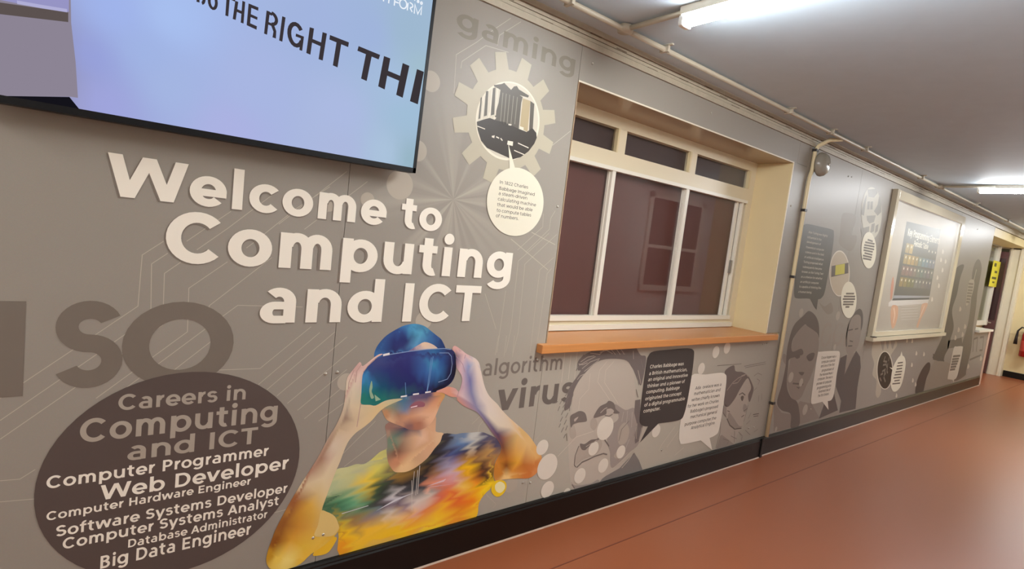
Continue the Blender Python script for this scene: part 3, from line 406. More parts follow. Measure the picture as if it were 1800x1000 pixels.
 ('R','portrait_print','','small grey portrait of a man in suit and tie beside the poster frame',1,(140,129,119),[('s',[(5.5961,1.0697),(5.6902,1.1375),(5.8648,1.1059),(5.9184,1.0032),(5.9164,0.8486),(5.8525,0.7738),(5.7053,0.7484),(5.6122,0.8214),(5.5888,0.9463)]),('p',[(5.5939,0.7224),(5.793,0.7635),(5.9306,0.7445),(5.8923,0.5387),(5.7196,0.4998)])]),
 ('R','portrait_hair','portrait_print.001','',2,(95,88,82),[('s',[(5.6388,1.1127),(5.7078,1.1687),(5.7949,1.188),(5.8801,1.1441),(5.9273,1.0416),(5.907,0.9777),(5.8485,1.106),(5.7246,1.1313),(5.6215,1.0818),(5.5987,0.9584),(5.6378,0.8329),(5.6013,0.8467),(5.568,0.9591),(5.5862,1.0574)])]),
 ('R','portrait_feature','portrait_print.001','',3,(90,82,77),[('l',0.012,[(5.6033,0.9831),(5.7081,0.9912)]),('l',0.012,[(5.7558,0.9905),(5.8325,0.9981)]),('l',0.01,[(5.6783,0.8816),(5.7605,0.8728)]),('l',0.012,[(5.6628,0.832),(5.7633,0.8309)])]),
 ('R','portrait_coat','portrait_print.001','',2,(88,82,79),[('p',[(5.5326,0.7255),(5.6737,0.7499),(5.6971,0.5524),(5.8161,0.7113),(5.8825,0.7789),(6.0103,0.7146),(6.0769,0.6055),(6.0835,0.4052),(6.1381,0.1711),(5.7332,0.1772),(5.7302,0.2937),(5.5437,0.4507),(5.5107,0.5655)]),('p',[(5.2842,0.1739),(5.3518,0.3197),(5.5246,0.3898),(5.6897,0.2079)])]),
 ('R','speech_bubble','','tall dark speech bubble right of the alarm bell conduit',5,(88,84,77),[('s4',[(4.3381,1.8002),(4.3645,1.8345),(4.4383,1.8492),(4.6696,1.8512),(4.882,1.8499),(4.9277,1.8277),(4.9555,1.7151),(4.9578,1.4832),(4.9474,1.327),(4.912,1.2793),(4.8473,1.2626),(4.6406,1.2648),(4.4469,1.2625),(4.3977,1.2905),(4.3773,1.3693),(4.355,1.5613)]),('p',[(4.6915,1.2635),(4.8423,1.2663),(4.848,1.1697)])]),
 ('R','speech_bubble','','pale tilted speech bubble between the woman and suited man portraits',5,(214,204,189),[('s4',[(5.0196,0.7859),(5.0653,0.8037),(5.4149,0.796),(5.4902,0.7768),(5.5076,0.7144),(5.5107,0.5655),(5.5246,0.3898),(5.4904,0.3305),(5.4057,0.3266),(5.2912,0.3321),(5.1024,0.3311),(5.0535,0.3564),(5.0369,0.4346),(5.0261,0.5996)]),('p',[(5.2902,0.3346),(5.41,0.3298),(5.4652,0.2356)])]),
 ('R','oval_photo','','oval photograph of a taped note,pale rim,beside the dark bubble',3,(218,209,194),[('s',[(5.4051,1.5072),(5.4215,1.4172),(5.3897,1.3433),(5.3168,1.3012),(5.2193,1.2991),(5.1175,1.3359),(5.0316,1.4029),(4.9771,1.4866),(4.9633,1.5712),(4.9921,1.6413),(5.0588,1.6841),(5.1516,1.6909),(5.2536,1.6592),(5.3446,1.5939)])]),
 ('R','photo_ground','oval_photo','',4,(188,174,152),[('s',[(5.3897,1.5048),(5.4056,1.4196),(5.3767,1.3497),(5.3096,1.3098),(5.2191,1.3077),(5.1242,1.3426),(5.0437,1.4063),(4.9922,1.4858),(4.9786,1.5662),(5.0049,1.6327),(5.0667,1.6732),(5.153,1.6794),(5.248,1.6491),(5.3329,1.5869)])]),
 ('R','taped_note','oval_photo','yellow note across a brown band',5,(96,86,80),[('p',[(4.9973,1.5508),(5.336,1.6),(5.3719,1.508),(5.026,1.4576)])]),
 ('R','taped_note','oval_photo','yellow note paper',6,(196,186,70),[('p',[(5.0739,1.5606),(5.2609,1.5875),(5.2903,1.5),(5.0973,1.4766)])]),
 ('R','speech_bubble','','pale oval bubble overlapping the taped note photograph',7,(226,219,197),[('s',[(5.6664,1.2718),(5.6811,1.1973),(5.656,1.1372),(5.5965,1.1041),(5.5156,1.1043),(5.4302,1.1369),(5.3572,1.1946),(5.3101,1.2655),(5.2972,1.3363),(5.3204,1.394),(5.3758,1.4277),(5.4534,1.4306),(5.5388,1.4014),(5.6151,1.3449)])]),
 ('R','bubble_text','speech_bubble.002','',8,(112,103,93),[('l',0.016,[(5.3985,1.3235),(5.5807,1.328)]),('l',0.016,[(5.3607,1.2978),(5.6183,1.3017)]),('l',0.016,[(5.3472,1.2728),(5.6288,1.278)]),('l',0.016,[(5.3697,1.2484),(5.6102,1.2521)]),('l',0.016,[(5.3715,1.2252),(5.6079,1.2281)]),('l',0.016,[(5.4382,1.2026),(5.5252,1.2034)])]),
 ('R','oval_photo','','tall oval grey photograph of early computing machinery',3,(190,183,165),[('s',[(5.9099,2.1067),(5.9348,2.0028),(5.9043,1.9141),(5.8254,1.8596),(5.7158,1.8499),(5.599,1.8855),(5.4982,1.9575),(5.4317,2.051),(5.4106,2.1482),(5.4382,2.2317),(5.5097,2.2864),(5.6129,2.3013),(5.7292,2.2722),(5.8357,2.2031)])]),
 ('R','machine_print','oval_photo.001','',4,(140,133,120),[('p',[(5.4752,2.267),(5.6707,2.299),(5.7199,2.2686),(5.6532,2.2179),(5.5242,2.2088)]),('p',[(5.4499,2.1827),(5.4828,2.2276),(5.4972,2.0341),(5.4192,2.0414)]),('p',[(5.5235,2.1639),(5.5734,2.1744),(5.5961,2.1032),(5.544,2.0969)]),('p',[(5.5899,2.1725),(5.6477,2.1824),(5.6701,2.1121),(5.6171,2.1057)]),('p',[(5.7709,2.2589),(5.8542,2.1854),(5.8901,2.1129),(5.8166,2.0703),(5.7099,2.1001),(5.7698,2.1662)]),('p',[(5.5591,2.0411),(5.7706,2.0693),(5.756,2.0043),(5.6538,1.9809),(5.5879,2.003)]),('p',[(5.4758,1.9173),(5.6651,1.957),(5.6828,1.8957),(5.6057,1.8468),(5.541,1.8452)]),('p',[(5.7093,1.9825),(5.7818,1.9985),(5.7949,1.9233),(5.7151,1.8988)]),('p',[(5.8156,1.9765),(5.8747,1.9997),(5.8842,1.9319),(5.8249,1.9091)])]),
 ('R','speech_bubble','','pale oval bubble under the early machinery photograph',7,(226,219,197),[('s',[(5.9321,1.7557),(5.949,1.681),(5.9252,1.6186),(5.866,1.5816),(5.7843,1.5772),(5.6972,1.6053),(5.622,1.6596),(5.5726,1.7289),(5.5576,1.8),(5.5797,1.8598),(5.6347,1.8971),(5.713,1.9045),(5.7999,1.8797),(5.8785,1.8268)])]),
 ('R','bubble_text','speech_bubble.003','',8,(112,103,93),[('l',0.016,[(5.6778,1.8347),(5.8057,1.8286)]),('l',0.016,[(5.6285,1.8069),(5.8615,1.8092)]),('l',0.016,[(5.6185,1.781),(5.869,1.7839)]),('l',0.016,[(5.6163,1.7573),(5.8742,1.7583)]),('l',0.016,[(5.6225,1.7343),(5.8517,1.7324)]),('l',0.016,[(5.658,1.71),(5.8532,1.7049)]),('l',0.016,[(5.6322,1.6845),(5.8532,1.6806)]),('l',0.016,[(5.6435,1.66),(5.8478,1.6578)])]),
 ('R','map_shape','','soft darker cloud shapes behind the oval photographs',1,(140,130,117),[('s',[(5.0311,1.9889),(5.1727,2.0208),(5.3171,2.0137),(5.3316,1.9351),(5.2772,1.8736),(5.3102,1.8447),(5.413,1.846),(5.4245,1.7735),(5.3325,1.7013),(5.0768,1.7452),(5.0573,1.837)]),('s',[(4.8787,1.2331),(4.9989,1.2032),(5.116,1.2365),(5.187,1.1564),(5.0611,1.14)]),('s',[(5.9927,2.0033),(6.1124,2.0598),(6.1592,1.8692),(6.0469,1.8948)])]),
 ('F','oval_photo','','black oval photograph of circuitry under the poster frame',3,(205,196,178),[('s',[(7.0512,0.5096),(7.0753,0.4132),(7.0403,0.3398),(6.9542,0.305),(6.8364,0.3153),(6.7117,0.3669),(6.6047,0.4483),(6.535,0.5431),(6.5144,0.6335),(6.546,0.7032),(6.6246,0.7395),(6.7364,0.7347),(6.8611,0.6884),(6.974,0.6082)])]),
 ('F','photo_ground','oval_photo','',4,(48,42,36),[('s',[(7.0199,0.5117),(7.0443,0.4202),(7.0162,0.3502),(6.9418,0.3166),(6.8377,0.3255),(6.7258,0.374),(6.6283,0.451),(6.5633,0.5412),(6.5419,0.6275),(6.5677,0.6942),(6.6361,0.729),(6.7351,0.7247),(6.8466,0.6809),(6.9487,0.605)])]),
 ('F','circuit_print','oval_photo','',5,(120,112,100),[('l',0.022,[(6.7194,0.6828),(6.6974,0.6321),(6.8002,0.6178)]),('l',0.022,[(6.8475,0.6678),(6.8455,0.6241)]),('l',0.022,[(6.6954,0.5889),(6.789,0.5922),(6.8322,0.5546)]),('l',0.022,[(6.7066,0.5189),(6.7713,0.5321),(6.8236,0.476)]),('l',0.022,[(6.8343,0.5984),(6.8553,0.5091),(6.8899,0.4891)]),('l',0.022,[(6.6693,0.4522),(6.736,0.4123)]),('l',0.022,[(6.7874,0.4522),(6.8652,0.3934)]),('l',0.022,[(6.787,0.5486),(6.7953,0.4604)]),('l',0.022,[(6.6758,0.4863),(6.7423,0.4948)])]),
 ('F','speech_bubble','','pale pointed bubble right of the circuitry photograph',5,(226,219,197),[('s',[(7.0321,0.5513),(7.1367,0.6446),(7.2293,0.6673),(7.3495,0.6431),(7.4336,0.5643),(7.4511,0.4321),(7.4207,0.3123),(7.3169,0.2557),(7.1848,0.2582),(7.0699,0.3321),(7.0247,0.4439)]),('p',[(7.1938,0.6599),(7.2152,0.718),(7.2836,0.6556)]),('p',[(6.9056,0.5545),(7.0287,0.5335),(7.0253,0.5158)])]),
 ('F','bubble_text','speech_bubble','',6,(120,111,100),[('l',0.016,[(7.1555,0.5847),(7.3281,0.5833)]),('l',0.016,[(7.1471,0.5516),(7.3417,0.5483)]),('l',0.016,[(7.1526,0.5167),(7.3392,0.5132)]),('l',0.016,[(7.1388,0.484),(7.3584,0.4777)]),('l',0.016,[(7.1219,0.4524),(7.3492,0.4448)]),('l',0.016,[(7.1092,0.4179),(7.364,0.4075)]),('l',0.016,[(7.1538,0.3818),(7.3324,0.3763)]),('l',0.016,[(7.1053,0.3519),(7.3657,0.3392)])]),
 ('F','paint_drip','','pale drips and splashes around the circuitry photograph',1,(178,168,149),[('s',[(6.2988,0.8431),(6.4671,0.8627),(6.6162,0.7476),(6.6311,0.8579),(6.7524,0.7592),(6.7721,0.8624),(6.902,0.7533),(6.9569,0.8394),(7.0324,0.7926),(6.9046,0.7003),(6.6517,0.488),(6.7904,0.3025),(6.7322,0.2287),(6.6368,0.2814),(6.5908,0.4236),(6.4397,0.5028),(6.4273,0.6215),(6.3105,0.7273)])]),
 ('F','circle_print','','small pale flecks scattered below the poster frame',4,(208,199,180),[('s',[(7.3153,0.8633),(7.363,0.8362),(7.357,0.8125),(7.3145,0.8157),(7.3077,0.8379)]),('s',[(7.5033,0.8535),(7.553,0.8259),(7.5468,0.8017),(7.5026,0.805),(7.4954,0.8277)]),('s',[(8.0411,0.6763),(8.0966,0.6461),(8.0899,0.6206),(8.0407,0.6249),(8.0326,0.649)]),('s',[(7.6525,0.5643),(7.7039,0.5346),(7.6976,0.51),(7.6519,0.5147),(7.6444,0.5381)]),('s',[(7.799,0.3669),(7.8521,0.3356),(7.8456,0.3107),(7.7984,0.3163),(7.7907,0.3403)]),('s',[(7.9366,0.3074),(7.9912,0.2753),(7.9846,0.25),(7.9361,0.2561),(7.9281,0.2804)]),('s',[(7.3056,0.2269),(7.3537,0.1962),(7.3476,0.1725),(7.3048,0.1785),(7.2979,0.2015)]),('s',[(7.7413,0.6987),(7.7935,0.6695),(7.7871,0.6447),(7.7406,0.6488),(7.7331,0.6722)])]),
 ('F','portrait_coat','','dark standing figure silhouette beyond the poster frame',1,(86,80,73),[('s',[(9.0712,1.7937),(8.7611,1.7451),(8.6436,1.5964),(8.6379,1.392),(8.7143,1.0627),(8.7087,0.8545),(8.5046,0.6332),(8.475,0.5728),(8.928,0.5177),(8.9901,0.5899),(9.0837,0.6723),(9.1098,0.8014),(9.1445,0.9738),(8.9219,1.1883),(9.0018,1.4007),(9.0068,1.6116)]),('p',[(8.4355,0.6363),(8.5528,0.6103),(8.9293,0.5713),(9.0788,0.4552),(8.9425,0.4954),(8.4856,0.5558)])]),
 ('F','portrait_coat','','grey legs of the standing figure beside the window ledge',1,(104,97,88),[('s',[(9.7791,1.9125),(10.0116,1.7909),(10.0342,1.4712),(10.1213,1.2413),(10.1906,0.9128),(10.3181,0.6237),(10.2774,0.3134),(10.2577,0.2183),(9.6835,0.1902),(9.7563,0.4389),(9.743,0.6922),(9.8516,1.0103),(9.7704,1.3512),(9.566,1.6792),(9.6021,1.8572)]),('p',[(9.0098,0.7828),(9.6596,0.8086),(9.7946,0.6788),(9.0454,0.6738)])]),
 ('F','machine_print','','dark motorbike wheel shape low on the board',2,(70,62,58),[('s',[(7.9849,0.2758),(8.02,0.3725),(8.1198,0.4654),(8.2733,0.5268),(8.3978,0.5096),(8.433,0.4253),(8.3616,0.3274),(8.3375,0.2061),(8.3086,0.147),(8.0254,0.1527)])]),
 ('F','machine_print','','',2,(146,136,122),[('s',[(8.3976,0.1596),(8.3957,0.3249),(8.4543,0.4446),(8.6393,0.5273),(9.4405,0.428),(9.5608,0.1934),(9.4022,0.1381)])]),
 ('F','speech_bubble','','pale upright bubble low beside the standing figure legs',5,(206,197,180),[('s4',[(9.3516,0.6728),(9.5003,0.6873),(9.7686,0.6798),(9.8288,0.643),(9.8432,0.434),(9.7876,0.217),(9.4193,0.2285),(9.3353,0.2617),(9.3393,0.4623)]),('p',[(9.562,0.2269),(9.6755,0.2253),(9.7036,0.1609)])]),
 ('F','bubble_text','speech_bubble.001','',6,(120,111,100),[('l',0.03,[(9.3945,0.5531),(9.7648,0.5444)]),('l',0.03,[(9.3824,0.5135),(9.7263,0.5049)]),('l',0.03,[(9.3833,0.4777),(9.7189,0.4686)]),('l',0.03,[(9.3761,0.4424),(9.6943,0.4332)]),('l',0.03,[(9.3786,0.4042),(9.663,0.3961)]),('l',0.03,[(9.373,0.3665),(9.6318,0.3591)])]),
 ('F','speech_bubble','','pale small bubble high on the board beside the yellow notice window',5,(176,168,152),[('s4',[(9.4662,1.5872),(9.6064,1.6258),(9.7319,1.6086),(9.7814,1.5093),(9.7278,1.3504),(9.6218,1.2636),(9.5259,1.2803),(9.471,1.4118)]),('l',0.03,[(9.7065,1.6076),(9.7294,1.7715)])]),
 ('F','bubble_text','speech_bubble.002','',6,(128,119,107),[('l',0.028,[(9.4608,1.5607),(9.7142,1.5632)]),('l',0.028,[(9.4763,1.5174),(9.7304,1.519)]),('l',0.028,[(9.4918,1.4739),(9.7467,1.4746)]),('l',0.028,[(9.4878,1.4342),(9.7427,1.434)]),('l',0.028,[(9.5001,1.3948),(9.7386,1.3934)]),('l',0.028,[(9.5141,1.3532),(9.7193,1.3503)]),('l',0.028,[(9.5265,1.3136),(9.6983,1.3095)])]),
 ('F','circle_print','','pale flecks beside the standing figure',4,(190,181,164),[('s',[(9.3879,0.9618),(9.4783,0.9249),(9.4597,0.8941),(9.3866,0.8955),(9.3727,0.9267)]),('s',[(9.6865,1.0029),(9.7816,0.9654),(9.7622,0.9338),(9.6854,0.935),(9.6707,0.9669)]),('s',[(9.6424,0.8905),(9.7369,0.8522),(9.7176,0.8208),(9.6412,0.8227),(9.6266,0.8547)]),('s',[(9.266,1.2466),(9.3542,1.2125),(9.336,1.1818),(9.2647,1.1815),(9.2511,1.2118)]),('s',[(10.3046,0.3984),(10.4107,0.3535),(10.3893,0.3208),(10.3039,0.3261),(10.2873,0.3609)]),('s',[(9.3055,0.8531),(9.3947,0.8156),(9.3764,0.7851),(9.3041,0.7871),(9.2904,0.8183)]),('s',[(11.0004,0.4856),(11.1186,0.4391),(11.0952,0.4045),(11.0003,0.4095),(10.9815,0.446)])]),
 ('F','faint_word','','faint grey marks under the window ledge',2,(110,102,92),[('l',0.03,[(10.3477,0.7666),(10.4509,0.57)]),('l',0.03,[(10.3477,0.7666),(10.5689,0.7848)]),('l',0.03,[(10.5689,0.7848),(10.6661,0.5607)]),('l',0.03,[(10.7172,0.7809),(10.9409,0.7875)]),('l',0.03,[(10.9409,0.7875),(11.0342,0.5702)]),('l',0.03,[(10.8477,0.5779),(11.0342,0.5702)]),('l',0.03,[(10.3543,0.4536),(10.9921,0.4961)])]),
 ('L','headset_edge','headset','',7,(128,150,186),[('l',0.0035,[(0.9831,0.9677),(1.0733,0.977),(1.1524,0.9819),(1.2356,0.9826),(1.2707,0.9767)]),('l',0.003,[(1.2153,0.964),(1.261,0.962),(1.2774,0.9461),(1.286,0.9102),(1.2841,0.8696),(1.2697,0.8451),(1.2253,0.8344)])]),
 ('L','headset_edge','headset','',7,(18,18,38),[('l',0.005,[(1.2896,0.9557),(1.2994,0.9247),(1.3028,0.8836),(1.2955,0.8483),(1.267,0.8199),(1.2011,0.8012)])]),
 ('L','light_streak','headset','',7,(104,142,190),[('l',0.003,[(1.1862,0.9505),(1.1803,0.8369),(1.1745,0.7926)]),('l',0.003,[(1.1785,0.9459),(1.1739,0.7977)]),('l',0.0025,[(1.067,0.8459),(1.0787,0.7771)])]),
 ('L','headset_dash','headset','three white dashes',8,(232,226,222),[('l',0.0065,[(1.0527,0.7869),(1.0811,0.7885)]),('l',0.0065,[(1.1081,0.7914),(1.1364,0.7922)]),('l',0.0065,[(1.166,0.7944),(1.1934,0.7959)]),('l',0.009,[(0.9563,0.9662),(0.9838,0.9705)])]),
 ('L','headset_glint','headset','',7,(150,178,148),[('s',[(0.9184,0.8646),(0.9243,0.8387),(0.9228,0.8203),(0.9348,0.7959),(0.9231,0.7924),(0.9132,0.8211),(0.9133,0.8442)]),('p',[(0.9361,0.8074),(0.9652,0.7835),(0.9438,0.7786)])]),
 ('L','mouth','face','',5,(148,92,104),[('s',[(1.0996,0.7398),(1.119,0.7559),(1.1457,0.7582),(1.1698,0.7472),(1.1677,0.7325),(1.1378,0.7327),(1.1111,0.7312)])]),
 ('L','mouth','face','pale teeth',6,(230,205,206),[('p',[(1.103,0.7375),(1.1356,0.7419),(1.1341,0.7361),(1.1066,0.7336)])]),
 ('L','light_streak','shirt','thin pale light streaks',7,(206,202,192),[('l',0.0028,[(1.1698,0.4502),(1.1727,0.3367)]),('l',0.0028,[(1.1775,0.4692),(1.1812,0.34)]),('l',0.0022,[(1.1536,0.4481),(1.1552,0.3456)]),('l',0.0022,[(1.146,0.4088),(1.1612,0.2721)])]),
 ('L','light_streak','shirt','',7,(222,190,196),[('p',[(1.2185,0.3659),(1.3209,0.3823),(1.3104,0.371)]),('p',[(1.2217,0.3626),(1.3734,0.3488),(1.2654,0.3563)])]),
 ('L','light_streak','shirt','',7,(206,206,212),[('p',[(0.9909,0.307),(1.0796,0.3417),(1.1591,0.3499),(1.0909,0.3341)]),('l',0.003,[(0.8457,0.3306),(0.9561,0.3391)])]),
 ('L','sleeve_fold','shirt','',7,(150,180,128),[('l',0.0025,[(0.7798,0.4124),(0.8382,0.4137)])]),
 ('L','disc_print','arm','pale amber circle',7,(224,194,122),[('s',[(0.7613,0.3609),(0.7849,0.3529),(0.8162,0.3285),(0.8341,0.2934),(0.8351,0.2624),(0.8174,0.2473),(0.782,0.2519),(0.7436,0.267),(0.7544,0.3074)])]),
 ('L','disc_print','arm','yellow circle below the elbow',5,(236,186,48),[('s',[(0.7444,0.1896),(0.7768,0.1771),(0.8056,0.1811),(0.8267,0.2091),(0.8333,0.2351),(0.7944,0.2425)])]),
 ('L','disc_print','arm.001','yellow circle under the raised elbow',7,(240,200,40),[('s',[(1.5978,0.3139),(1.6539,0.3085),(1.6792,0.2802),(1.6735,0.2462),(1.641,0.2287),(1.6079,0.2428),(1.5861,0.2762)])]),
 ('L','disc_print','arm.001','white circle inside the yellow one',8,(238,228,172),[('s',[(1.6074,0.2948),(1.6332,0.3069),(1.6638,0.2891),(1.6709,0.2643),(1.6454,0.2464),(1.6151,0.2644)])]),
 ('L','finger_line','arm','',7,(186,150,140),[('l',0.003,[(0.8694,0.9341),(0.8534,0.908),(0.8517,0.8629)]),('l',0.003,[(0.8415,0.9133),(0.8256,0.865),(0.8259,0.838)]),('l',0.003,[(0.9241,0.9516),(0.8958,0.9258),(0.8794,0.9018)]),('l',0.003,[(0.882,0.778),(0.8779,0.7232),(0.8748,0.682)])]),
 ('L','finger_line','arm.001','',7,(176,140,150),[('l',0.003,[(1.3039,0.9448),(1.3414,0.907),(1.3583,0.8697)]),('l',0.003,[(1.3509,0.9503),(1.3471,0.9324)]),('l',0.003,[(1.3306,0.7576),(1.3364,0.7831)])]),
]
WORDS = [
 ('L','faint_word','','faint dark letters ISO,the first cut by the photo edge',3,(118,108,97),0.17,[('I',-0.19,-0.109,0.9,0.266),('S',-0.045,0.112,0.9,0.266),('O',0.109,0.413,0.9,0.266)]),
 ('L','faint_word','','faint grey word gaming above the cog',3,(130,122,108),0.15,[('gaming',1.1325,1.789,2.2798,0.0836)]),
 ('L','faint_word','','faint grey word algorithm under the window sill corner',2,(122,112,103),0.13,[('algorithm',1.4576,1.9565,0.8443,0.075)]),
 ('L','faint_word','','dark grey word virus beside the raised elbow',2,(110,101,94),0.16,[('virus',1.5605,2.0664,0.6667,0.1338)]),
 ('L','title_lettering','','pale bold word Welcome',6,(240,232,216),0.172,[('Welcome',0.053,0.9146,1.476,0.121)]),
 ('L','title_lettering','','pale bold word to',6,(240,232,216),0.172,[('to',0.9757,1.16,1.476,0.121)]),
 ('L','title_lettering','','large pale bold word Computing',6,(240,232,216),0.172,[('Computing',0.204,1.551,1.294,0.158)]),
 ('L','title_lettering','','pale bold word and',6,(240,232,216),0.172,[('and',0.487,0.9353,1.101,0.157)]),
 ('L','title_lettering','','pale bold capitals ICT',6,(240,232,216),0.172,[('ICT',1.0241,1.397,1.101,0.157)]),
 ('L','bubble_text','speech_bubble','',11,(84,76,68),0.105,[('In 1822 Charles',1.4298,1.5915,1.7143,0.0143),('Babbage Imagined',1.4308,1.6352,1.6877,0.0143),('a steam-driven',1.4299,1.5941,1.6652,0.0144),('calculating machine',1.4296,1.6513,1.6411,0.0144),('that would be able',1.4291,1.6339,1.6161,0.0145),('to compute tables',1.4297,1.6292,1.5912,0.0145),('of numbers.',1.4291,1.5569,1.5674,0.0145)]),
 ('L','ellipse_heading','careers_ellipse','grey heading lettering',6,(168,157,143),0.15,[('Careers in',0.1077,0.4619,0.8348,0.0489),('Computing',0.0195,0.5711,0.746,0.0711),('and ICT',0.1372,0.5105,0.6715,0.0587)]),
 ('L','ellipse_list','careers_ellipse','pale list lettering',6,(240,232,216),0.145,[('Computer Programmer',-0.051,0.5511,0.6195,0.037),('Web Developer',0.075,0.6243,0.5569,0.0473),('Computer Hardware Engineer',-0.048,0.4992,0.5223,0.0262),('Software Systems Developer',-0.0249,0.6273,0.4661,0.0337),('Computer Systems Analyst',-0.0086,0.6004,0.4234,0.0341),('Database Administrator',0.1518,0.5638,0.3837,0.0268),('Big Data Engineer',0.0836,0.512,0.3337,0.0413)]),
 ('U','bubble_text','speech_bubble','',8,(226,217,200),0.13,[('Charles Babbage was',2.6902,3.0335,0.8035,0.0212),('a British mathematician,',2.6905,3.0814,0.7623,0.0213),('an original and innovative',2.6893,3.097,0.7245,0.0214),('thinker and a pioneer of',2.689,3.0735,0.6846,0.0214),('computing. Babbage',2.6885,3.0267,0.6477,0.0215),('originated the concept',2.6876,3.0556,0.6064,0.0216),('of a digital programmable',2.6874,3.1054,0.5675,0.0217),('computer.',2.6873,2.8521,0.5298,0.0218)]),
 ('U','bubble_text','speech_bubble.001','',7,(84,76,68),0.12,[('Ada Lovelace was a',3.2082,3.5238,0.6274,0.0213),('mathematician and',3.205,3.5223,0.5899,0.0214),('writer,chiefly known',3.1853,3.5235,0.5491,0.0214),('for her work on Charles',3.1503,3.5225,0.5097,0.0214),("Babbage's proposed",3.1922,3.5237,0.4702,0.0216),('mechanical general',3.2023,3.5212,0.4309,0.0217),('purpose computer,the',3.1487,3.5246,0.387,0.0216),('Analytical Engine.',3.2282,3.5201,0.3525,0.022)]),
 ('R','faint_word','','faint pale letters GGI between the two portraits',2,(150,139,127),0.13,[('GGI',5.0243,5.5886,0.8411,0.2195)]),
 ('R','bubble_text','speech_bubble','',6,(200,192,174),0.13,[('Alan Turing was highly',4.4641,4.8189,1.782,0.0166),('influential in the',4.4592,4.7175,1.7422,0.0166),('development of',4.4607,4.7174,1.7054,0.0167),('theoretical computer',4.4628,4.7953,1.664,0.0168),('science and in the field',4.4651,4.8065,1.6251,0.0168),('of artificial intelligence.',4.464,4.8234,1.5856,0.0169),('Turing proposed what',4.4637,4.8156,1.5472,0.017),('subsequently became',4.464,4.8153,1.5075,0.017),('known as the Turing Test',4.4642,4.8586,1.4688,0.0171),('as a criterion for whether',4.4629,4.8568,1.4284,0.0171),('an artificial computer',4.4647,4.802,1.3882,0.0172),('is capable of thinking like',4.4631,4.863,1.3492,0.0173),('a human being.',4.4613,4.7011,1.3078,0.0173)]),
 ('R','bubble_text','speech_bubble.001','',6,(84,76,68),0.12,[('Grace Hopper was a',5.1109,5.4249,0.7359,0.0239),('computer scientist',5.1275,5.4197,0.6967,0.0241),('and one of the first',5.1279,5.4185,0.6594,0.0241),('programmers of',5.1658,5.4208,0.6184,0.0244),('the Harvard Mark I',5.135,5.4166,0.5798,0.0243),('computer. She was a',5.1094,5.4232,0.5426,0.0243),('pioneer of computer',5.1039,5.4196,0.5019,0.0244),('programming who',5.1273,5.4278,0.4613,0.0246),('invented one of',5.1741,5.4225,0.4242,0.0248),('the first linkers.',5.1755,5.4105,0.3845,0.0249)]),
]
